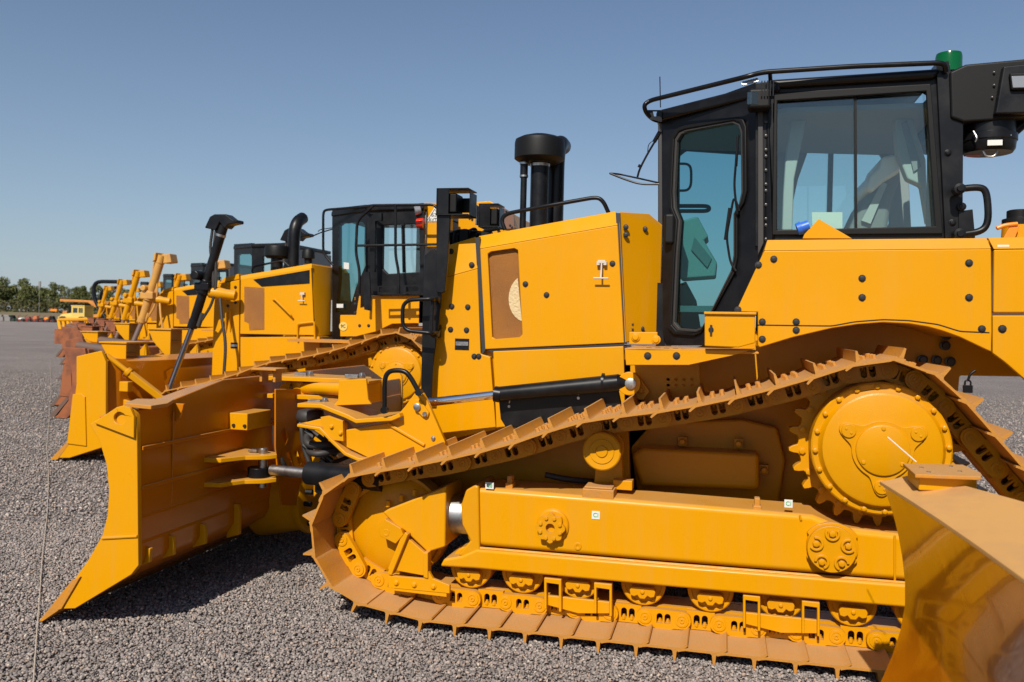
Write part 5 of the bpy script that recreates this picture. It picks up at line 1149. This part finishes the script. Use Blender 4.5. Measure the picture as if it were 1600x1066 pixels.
# ------------------------------------------------------------------ ground, gravel, field, trees
ORG[0] = Vector((0, 0, 0))
def plane(name, x0, x1, y0, y1, z, m, kind='structure'):
    me = bpy.data.meshes.new(name); me.from_pydata([(x0, y0, z), (x1, y0, z), (x1, y1, z), (x0, y1, z)], [], [(0, 1, 2, 3)]); me.materials.append(m)
    o = bpy.data.objects.new(name, me); C.objects.link(o); o['kind'] = kind; return o
def stone_mat(name, ground):
    m = bpy.data.materials.new(name); m.use_nodes = True; n = m.node_tree; b = n.nodes['Principled BSDF']; b.inputs['Roughness'].default_value = .85
    b.inputs['Specular IOR Level'].default_value = .25
    tc = n.nodes.new('ShaderNodeTexCoord'); L = n.links
    ramp = n.nodes.new('ShaderNodeValToRGB'); e = ramp.color_ramp.elements
    cols = [(0, (.15, .135, .13)), (.25, (.22, .20, .19)), (.5, (.275, .245, .232)), (.72, (.33, .28, .26)), (.86, (.39, .36, .34)), (.95, (.38, .27, .21)), (1, (.58, .52, .46))]
    cols = [(p_, (c_[0]*.80+.026, c_[1]*.79+.022, c_[2]*.775+.020)) for p_, c_ in cols]
    e[0].position = 0; e[0].color = (*cols[0][1], 1); e[1].position = 1; e[1].color = (*cols[-1][1], 1)
    for p_, c in cols[1:-1]: q = e.new(p_); q.color = (*c, 1)
    if ground:
        v = n.nodes.new('ShaderNodeTexVoronoi'); v.inputs['Scale'].default_value = 34; v.inputs['Randomness'].default_value = 1
        L.new(tc.outputs['Object'], v.inputs['Vector']); sp = n.nodes.new('ShaderNodeSeparateColor'); L.new(v.outputs['Color'], sp.inputs[0])
        L.new(sp.outputs[0], ramp.inputs['Fac'])
        v2 = n.nodes.new('ShaderNodeTexVoronoi'); v2.feature = 'DISTANCE_TO_EDGE'; v2.inputs['Scale'].default_value = 34; L.new(tc.outputs['Object'], v2.inputs['Vector'])
        bp = n.nodes.new('ShaderNodeBump'); bp.inputs['Strength'].default_value = 1; bp.inputs['Distance'].default_value = .02; bp.invert = False
        mr = n.nodes.new('ShaderNodeMapRange'); mr.inputs['From Max'].default_value = .35; L.new(v2.outputs['Distance'], mr.inputs['Value']); L.new(mr.outputs[0], bp.inputs['Height']); L.new(bp.outputs[0], b.inputs['Normal'])
        big = n.nodes.new('ShaderNodeTexNoise'); big.inputs['Scale'].default_value = .25; big.inputs['Detail'].default_value = 5; L.new(tc.outputs['Object'], big.inputs['Vector'])
        mp = n.nodes.new('ShaderNodeMapRange'); mp.inputs['From Min'].default_value = .3; mp.inputs['From Max'].default_value = .7; mp.inputs['To Min'].default_value = .85; mp.inputs['To Max'].default_value = 1.18
        L.new(big.outputs['Fac'], mp.inputs['Value']); mx = n.nodes.new('ShaderNodeVectorMath'); mx.operation = 'SCALE'; L.new(ramp.outputs[0], mx.inputs[0]); L.new(mp.outputs[0], mx.inputs['Scale'])
        L.new(mx.outputs[0], b.inputs['Base Color'])
    else:
        g = n.nodes.new('ShaderNodeNewGeometry'); L.new(g.outputs['Random Per Island'], ramp.inputs['Fac'])
        nz = n.nodes.new('ShaderNodeTexNoise'); nz.inputs['Scale'].default_value = 150; L.new(tc.outputs['Object'], nz.inputs['Vector'])
        mp = n.nodes.new('ShaderNodeMapRange'); mp.inputs['To Min'].default_value = .78; mp.inputs['To Max'].default_value = 1.26; n2 = n.nodes.new('ShaderNodeTexNoise'); n2.inputs['Scale'].default_value = 1.1; n2.inputs['Detail'].default_value = 4; L.new(tc.outputs['Object'], n2.inputs['Vector']); ad = n.nodes.new('ShaderNodeMath'); ad.operation = 'MULTIPLY_ADD'; ad.inputs[1].default_value = 1.1; L.new(n2.outputs['Fac'], ad.inputs[0]); sb_ = n.nodes.new('ShaderNodeMath'); sb_.operation = 'ADD'; sb_.inputs[1].default_value = -.55; L.new(nz.outputs['Fac'], sb_.inputs[0]); L.new(sb_.outputs[0], ad.inputs[2]); L.new(ad.outputs[0], mp.inputs['Value'])
        mx = n.nodes.new('ShaderNodeVectorMath'); mx.operation = 'SCALE'; L.new(ramp.outputs[0], mx.inputs[0]); L.new(mp.outputs[0], mx.inputs['Scale'])
        L.new(mx.outputs[0], b.inputs['Base Color'])
    return m
plane('ground', -1500, 1500, -600, 1800, -.006, stone_mat('gravel_ground', True))
bm = bmesh.new(); protos = []
for k in range(8):
    bmesh.ops.create_icosphere(bm, subdivisions=1, radius=1)
    bm.verts.ensure_lookup_table(); vv = np.array([v.co[:] for v in bm.verts]); vv *= 1+rng.uniform(-.34, .22, (len(vv), 1)); vv *= np.array([1, rng.uniform(.6, .95), rng.uniform(.5, .8)])
    ff = np.array([[v.index for v in f.verts] for f in bm.faces]); protos.append((vv, ff)); bm.clear()
bm.free()
def stones(n_try, d0, d1, smin, smax):
    d = np.sqrt(rng.uniform(d0*d0, d1*d1, n_try)); q = rng.uniform(-.72, .74, n_try)
    x = d*(-math.sin(YAW)+q*math.cos(YAW)); y = d*(math.cos(YAW)+q*math.sin(YAW)); s = smin+(smax-smin)*rng.random(n_try)**1.8
    return x, y, s
def fade(x, y, s, d1):
    d = -x*math.sin(YAW)+y*math.cos(YAW); k = rng.random(len(x)) > np.clip((d-d1*.72)/(d1*.28), 0, 1); return x[k], y[k], s[k]
parts = [stones(180000, 3.2, 7.2, .0055, .0142), stones(80000, 7.2, 12.5, .009, .020), fade(*stones(80000, 12.5, 26, .013, .026), 26)]
V = []; Fc = []; off = 0
for x, y, s in parts:
    n = len(x); pid = rng.integers(0, 8, n); a1 = rng.uniform(0, 6.28, n); a2 = rng.normal(0, .5, n)
    for k in range(8):
        i = np.where(pid == k)[0]; vv, ff = protos[k]; m = len(i)
        p = vv[None]*s[i][:, None, None]; ca, sa = np.cos(a2[i])[:, None], np.sin(a2[i])[:, None]
        px, pz = p[..., 0]*ca-p[..., 2]*sa, p[..., 0]*sa+p[..., 2]*ca; ca, sa = np.cos(a1[i])[:, None], np.sin(a1[i])[:, None]
        X, Y = px*ca-p[..., 1]*sa, px*sa+p[..., 1]*ca
        V.append(np.stack([X+x[i][:, None], Y+y[i][:, None], pz+(s[i]*.28)[:, None]+rng.uniform(-.003, .008, m)[:, None]], -1).reshape(-1, 3))
        Fc.append((ff[None]+(np.arange(m)*len(vv))[:, None, None]+off).reshape(-1, 3)); off += m*len(vv)
V = np.concatenate(V).astype(np.float32); Fc = np.concatenate(Fc).astype(np.int32)
me = bpy.data.meshes.new('gravel_stones'); me.vertices.add(len(V)); me.vertices.foreach_set('co', V.ravel())
me.loops.add(Fc.size); me.loops.foreach_set('vertex_index', Fc.ravel()); me.polygons.add(len(Fc)); me.polygons.foreach_set('loop_start', np.arange(0, Fc.size, 3, dtype=np.int32)); me.polygons.foreach_set('loop_total', np.full(len(Fc), 3, dtype=np.int32)); me.update(calc_edges=True)
me.materials.append(stone_mat('gravel_stone', False)); go = bpy.data.objects.new('gravel_stones', me); C.objects.link(go)
tag(go, 'crushed grey gravel spread over the yard', 'gravel', kind='stuff')
# dry field strip beyond the yard
fm = mat('dry_grass', (.13, .10, .045), .9, col2=(.20, .15, .075), vscale=.3)
fp = []
for D_, z_ in ((172, .004), (186, .35), (236, 1.55), (1500, 4.0)):
    for q_ in (-1.3, 1.3): fp.append((D_*(-math.sin(YAW)+q_*math.cos(YAW)), D_*(math.cos(YAW)+q_*math.sin(YAW)), z_))
me = bpy.data.meshes.new('field'); me.from_pydata(fp, [], [(2*i, 2*i+1, 2*i+3, 2*i+2) for i in range(3)]); me.materials.append(fm); fo_ = bpy.data.objects.new('field', me); C.objects.link(fo_); fo_['kind'] = 'structure'
# trees
lm_ = mat('foliage', (.085, .100, .032), .85, col2=(.15, .155, .058), vscale=.5, lo=.35, hi=.65, spec=.1); M['bark'] = mat('bark', (.14, .11, .085), .9)
def tree(x, y, h, seed, label):
    rg = np.random.default_rng(seed); ORG[0] = Vector((x, y, 0))
    r = thing('tree', (x, y, 1.5), label, 'tree', 'trees along the far edge of the field')
    ORG[0] = Vector((x, y, 0)); t = MB().tube([(x, y, 0), (x+.2, y, h*.3), (x-.1, y, h*.62)], (h*.03, h*.012), 7)
    for k in range(5):
        a = rg.uniform(0, 6.28); t.tube([(x, y, h*(.2+.08*k)), (x+h*.13*math.cos(a), y+h*.13*math.sin(a), h*(.38+.1*k))], (h*.011, h*.004), 5)
    t.build('trunk', 'bark', r)
    n = 3400; cl = rg.uniform(0, 1, (15, 3)); cx = (cl[:, 0]-.5)*h*.95; cyy = (cl[:, 1]-.5)*h*.5; cz = h*(.16+.66*cl[:, 2]); cr = h*rg.uniform(.10, .19, 15)*(1-.35*np.abs(cl[:, 2]-.4))
    ci = rg.integers(0, 15, n); dv = rg.normal(size=(n, 3)); dv /= np.linalg.norm(dv, axis=1)[:, None]; rr = cr[ci]*rg.uniform(.35, 1.05, n)**.6
    c = np.stack([cx[ci], cyy[ci], cz[ci]], 1)+dv*rr[:, None]; c[:, 2] = np.maximum(c[:, 2], h*.05)
    u = rg.normal(size=(n, 3)); u /= np.linalg.norm(u, axis=1)[:, None]; v = np.cross(u, rg.normal(size=(n, 3))); v /= np.linalg.norm(v, axis=1)[:, None]; s = h*rg.uniform(.016, .034, n)[:, None]
    q = np.stack([c-u*s, c-v*s*.6, c+u*s, c+v*s*.6], 1).reshape(-1, 3)
    me = bpy.data.meshes.new('crown'); me.from_pydata(q.tolist(), [], [(4*i, 4*i+1, 4*i+2, 4*i+3) for i in range(n)]); me.materials.append(lm_)
    o = bpy.data.objects.new('crown', me); C.objects.link(o); o.parent = r
    return r
# ------------------------------------------------------------------ far background
TL = ['tall dense tree at the left edge of the photo', 'broad leafy tree second from the left edge', 'tree with a dip in its crown behind the thin mast', 'rounded tree just right of the thin mast', 'low bushy tree in the gap of the far tree line', 'tall tree left of the haul truck', 'tree behind the haul truck body', 'tree half hidden by the black pipe hoop']
k = 0
for px, D, h in ((-60, 262, 11.5), (-22, 250, 11.5), (5, 255, 11.2), (26, 262, 11.2), (47, 250, 9.4), (62, 262, 9.4), (79, 255, 8.0), (101, 250, 9.8), (118, 262, 9.2), (137, 255, 9.4), (158, 262, 9.2), (185, 255, 9.0), (215, 262, 9.2)):
    q = PD(px, 487, D)
    lab = {-60: None, -22: 'tall dark tree cut by the left edge of the photo', 5: 'tallest full tree near the left edge of the far tree line', 26: 'leafy tree left of the thin mast', 47: 'tree directly behind the thin mast', 62: 'slim tree just right of the thin mast', 79: 'lowest bushy tree in the dip of the tree line', 101: 'rounded tree to the left above the haul truck', 118: 'tree rising right above the haul truck tray', 137: 'tree between the haul truck and the black pipe hoop', 158: 'tree seen inside the black pipe hoop', 185: 'tree glimpsed behind the farthest yellow lift cylinders', 215: 'tree mostly hidden behind the far bulldozers'}[px]
    tree(q.x, q.y, h, 100+k, lab or 'tree standing just outside the left edge of the photo'); k += 1
# undergrowth under the trees
rg = np.random.default_rng(5); n = 5200
d_ = rg.uniform(236, 252, n); q_ = rg.uniform(-.72, -.35, n); cx_ = d_*(-math.sin(YAW)+q_*math.cos(YAW)); cy_ = d_*(math.cos(YAW)+q_*math.sin(YAW)); cz_ = rg.uniform(0, 1, n)**1.4*3.4+1.4
c = np.stack([cx_, cy_, cz_], 1); u = rg.normal(size=(n, 3)); u /= np.linalg.norm(u, axis=1)[:, None]; v = np.cross(u, rg.normal(size=(n, 3))); v /= np.linalg.norm(v, axis=1)[:, None]; s = rg.uniform(.25, .55, n)[:, None]
q = np.stack([c-u*s, c-v*s*.6, c+u*s, c+v*s*.6], 1).reshape(-1, 3)
me = bpy.data.meshes.new('undergrowth'); me.from_pydata(q.tolist(), [], [(4*i, 4*i+1, 4*i+2, 4*i+3) for i in range(n)]); me.materials.append(mat('brush', (.085, .075, .035), .9, col2=(.06, .07, .025), vscale=.4, spec=.05))
ug = bpy.data.objects.new('undergrowth', me); C.objects.link(ug); tag(ug, 'low brown brush along the foot of the trees', 'undergrowth', kind='stuff')
# thin mast
q = PD(61, 487, 215); ORG[0] = Vector((q.x, q.y, 0)); m = MB().cyl((q.x, q.y, 0), (q.x, q.y, 9.2), .07, .05, n=8).box(q.x-.3, q.x+.3, q.y-.1, q.y+.1, 7.9, 9.4).build('mast', 'concrete', None); m.location = (q.x, q.y, 0)
tag(m, 'thin grey mast standing in front of the far trees', 'mast')
# farm machinery row
ORG[0] = Vector((0, 0, 0))
items = [(2, 'dark', 'low grey block pile at the left edge of the yard'), (13, 'tan', 'tan block beside the grey pile'), (20, 'green', 'small green implement left of the white hooded one'), (34, 'white', 'small machine with a white hood, in the row at the far edge of the yard'), (45, 'red', 'red implement right of the white hooded machine'), (57, 'orange', 'orange implement in the middle of the far row'), (65, 'darkred', 'dark implement with red feet in the far row'), (74, 'bright', 'bright orange implement near the right end of the far row'), (82, 'end', 'small dark red implement at the right end of the far row')]
cols = {'dark': ('concrete', 'plastic'), 'tan': ('concrete', 'concrete'), 'green': ('green', 'plastic'), 'white': ('redpaint', 'white'), 'red': ('redpaint', 'redpaint'), 'orange': ('redpaint', 'orangepaint'), 'darkred': ('redpaint', 'plastic'), 'bright': ('redpaint', 'orange'), 'end': ('redpaint', 'plastic')}
for i, (px, kx, lab) in enumerate(items):
    q = PD(px, 500, 150); r = thing('farm_implement' if i > 1 else 'concrete_block', (q.x, q.y, 0), lab, 'implement' if i > 1 else 'block'); a, b = cols[kx]; hh = .6+.2*(i % 3)
    if i < 2:
        MB().box(q.x-.9, q.x+.9, q.y-.6, q.y+.6, 0, .75).box(q.x-.6, q.x+.5, q.y-.5, q.y+.5, .75, 1.1).build('block_stack', a, r, bevel=.05); continue
    MB().box(q.x-.75, q.x+.75, q.y-.5, q.y+.5, .12, .38).box(q.x-.7, q.x-.5, q.y-.6, q.y+.6, 0, .5).box(q.x+.5, q.x+.7, q.y-.6, q.y+.6, 0, .5).build('frame', a, r)
    MB().loft([[(q.x-.5, q.y-.4, .4), (q.x+.45, q.y-.4, .4), (q.x+.45, q.y+.4, .4), (q.x-.5, q.y+.4, .4)], [(q.x-.4, q.y-.3, hh), (q.x+.2, q.y-.3, hh+.1), (q.x+.2, q.y+.3, hh+.1), (q.x-.4, q.y+.3, hh)]]).build('hood', b, r, bevel=.06)
    MB().tube([(q.x-.6, q.y, .3), (q.x-.8, q.y, .9), (q.x-.3, q.y, 1.2)], .05, 6).build('drawbar', a, r)
    for sx in (-1, 1): MB().cyl((q.x+sx*.55, q.y-.62, .28), (q.x+sx*.55, q.y-.5, .28), .28, n=14).build('wheel', 'rubber', r)
# haul truck
q = PD(134, 495, 136); x, y = q.x, q.y; t = thing('haul_truck', (x, y, 0), 'far orange haul truck with a raised canopy tray, behind the left end of the row', 'haul truck')
MB().prism([(x-3.0, 3.45), (x+2.2, 3.4), (x+3.2, 2.7), (x+8.5, 2.6), (x+8.7, 3.3), (x+3.3, 3.35), (x+2.5, 3.75), (x-3.0, 3.85)], y-2.2, y+2.2).build('tray', 'truck', t, bevel=.05)
MB().box(x-1.6, x+.8, y-1.9, y+.2, 1.5, 3.2).build('cab', 'black', t, bevel=.05); MB().box(x-2.4, x+8, y-1.2, y+1.2, .9, 1.6).box(x-2.6, x-1.8, y-2, y+2, 1.0, 2.0).build('chassis', 'truck', t, bevel=.05)
for wx in (-.6, 6.2):
    for sy in (-1.9, 1.5): MB().lathe((x+wx, y+sy, .85), (0, 1, 0), [(0, .85), (.5, .85), (.5, .4), (.45, 0)], 24).build('wheel', 'rubber', t)
q = PD(112, 495, 136); MB().boxp((q.x-1.5, q.y-2, 2.1), (1.2, .3, .35)).build('headlight_bar', 'orange', t)
# pale yellow loader
q = PD(121, 495, 122); x, y = q.x, q.y; t = thing('wheel_loader', (x, y, 0), 'pale yellow machine with a square glazed cab in front of the far haul truck', 'loader')
MB().box(x-2.4, x+2.6, y-1, y+1, .5, 1.15).loft([[(x-2.4, y-.8, 1.15), (x-.3, y-.8, 1.15), (x-.3, y+.8, 1.15), (x-2.4, y+.8, 1.15)], [(x-2.2, y-.6, 1.5), (x-.3, y-.7, 1.75), (x-.3, y+.7, 1.75), (x-2.2, y+.6, 1.5)]]).build('body', 'paleyel', t, bevel=.05)
wn = [[(x-.0, 1.75), (x+.75, 1.75), (x+.75, 2.45), (x-.0, 2.45)], [(x+.95, 1.75), (x+1.65, 1.75), (x+1.65, 2.45), (x+.95, 2.45)]]
cb = MB().prism([(x-.25, 1.15), (x+1.9, 1.15), (x+1.9, 2.75), (x-.25, 2.75)], y-.9, y-.82, wn).box(x-.25, x+1.9, y+.8, y+.88, 1.15, 2.75).box(x-.3, x+1.95, y-.95, y+.93, 2.7, 2.82).build('cab', 'paleyel', t)
for h in wn: MB().prism(h, y-.86, y-.85).build('window', 'glass', cb)
for wx in (-1.5, 1.6):
    MB().lathe((x+wx, y-1.25, .62), (0, 1, 0), [(0, .62), (.4, .62), (.4, .3), (.35, 0)], 20).build('wheel', 'rubber', t)
# black pipe hoop machine at the row's end, striped bar and old blade
q = PD(152, 495, 44); x, y = q.x, q.y; t = thing('wheel_loader', (x, y, 0), 'machine with a black bent pipe hoop at the far left end of the row', 'loader')
MB().tube([P(172, 520, y), P(165, 496, y), P(148, 470, y), P(146, 447, y), P(153, 440, y), P(215, 441, y)], .10, 12, fil=.35).tube([P(158, 500, y+.6), P(156, 470, y+.6), P(160, 452, y+.6), P(185, 449, y+.6)], .08, 10, fil=.3).build('pipe_hoop', 'black', t)
MB().box(P(163, 500, y).x, P(200, 500, y).x, y, y+2, 0.4, P(170, 488, y).z).build('body', 'cast', t, bevel=.05); MB().box(P(148, 500, y).x, P(163, 500, y).x, y+.2, y+.5, .6, P(150, 478, y).z).build('front_frame', 'plastic', t, bevel=.03)
# slatted rakes (yellow teeth) in front of the loader
q = PD(118, 500, 48); x, y = q.x, q.y; t = thing('root_rake', (x, y, 0), 'yellow toothed rake on a rusty base in front of the pale yellow loader', 'rake')
for i in range(9):
    px = 93+i*7; a, b = P(px, 511 if i > 2 else 514, y), P(px-3, 499, y+.3)
    MB().loft([[(a.x-.06, y, a.z), (a.x+.10, y, a.z), (a.x+.10, y+.06, a.z), (a.x-.06, y+.06, a.z)], [(b.x-.06, y+.3, b.z), (b.x+.10, y+.3, b.z), (b.x+.10, y+.36, b.z), (b.x-.06, y+.36, b.z)]]).build('tooth', 'paint', t)
a, b = P(93, 500, y+.3), P(150, 499, y+.3); MB().tube([a, b], .10, 8).build('beam', 'paint', t); MB().box(a.x, b.x, y-.05, y+.5, 0.0, P(100, 515, y).z+.02).build('rake_base', 'rust', t)
# two old rust-brown blades on the ground line, set ahead of the row
def old_blade(px0, py0, D, w, h, lab, m='rust', m2='worn'):
    q = PD(px0, py0, D); x, y = q.x, q.y; t = thing('old_blade', (x, y, 0), lab, 'dozer blade', 'old rusty blades at the far end')
    pr = [(x, 0.0), (x+.12, .05), (x+.32, .3), (x+.40, .6), (x+.34, h*.8), (x+.18, h), (x+.62, h), (x+.68, h*.8), (x+.68, .35), (x+.3, .0)]
    MB().prism(pr, y, y+.06).build('end_plate', m, t, bevel=.01)
    MB().prism([(a+.02*(b > .1), b*.985) for a, b in pr], y+.06, y+w).build('moldboard', m, t, bevel=.01)
    MB().prism([(x-.06, 0), (x+.05, 0.0), (x+.34, .32), (x+.28, .34)], y-.01, y+w+.01).build('cutting_edge', m2, t)
    MB().cyl((x+.25, y+.3, h+.02), (x+1.1, y+.2, h-.05), .08, n=10).cyl((x+.35, y+.7, h+.10), (x+1.15, y+.6, h+.04), .08, n=10).build('rods', m2, t)
    return t
old_blade(80, 653, 14.35, 3.6, 1.18, 'worn grey-brown blade whose tip shows just left of the second yellow blade')
old_blade(88, 545, 34, 3.6, 1.2, 'small distant red-brown blade at the far end of the row')
# guide string lying along the yard
pts = []
for (px, py) in ((52, 1066), (56, 1010), (62, 930), (66, 870), (74, 800), (76, 740), (73, 700), (77, 650), (80, 600), (78, 560)):
    pts.append(PZ(px, py, .022))
ORG[0] = pts[0].copy(); s_ = MB().tube(pts, .003, 6, fil=.3).build('string', 'string', None); s_.location = ORG[0]; tag(s_, 'thin pale string lying across the gravel at the left', 'string')
# cable tie standing from the hub, part of the near machine
ORG[0] = Vector(O1)
MB().tube([P(1387, 683, 4.4), P(1408, 702, 4.3), P(1430, 722, 4.1)], .0035, 6).build('wire', 'white', d1) if 0 else None
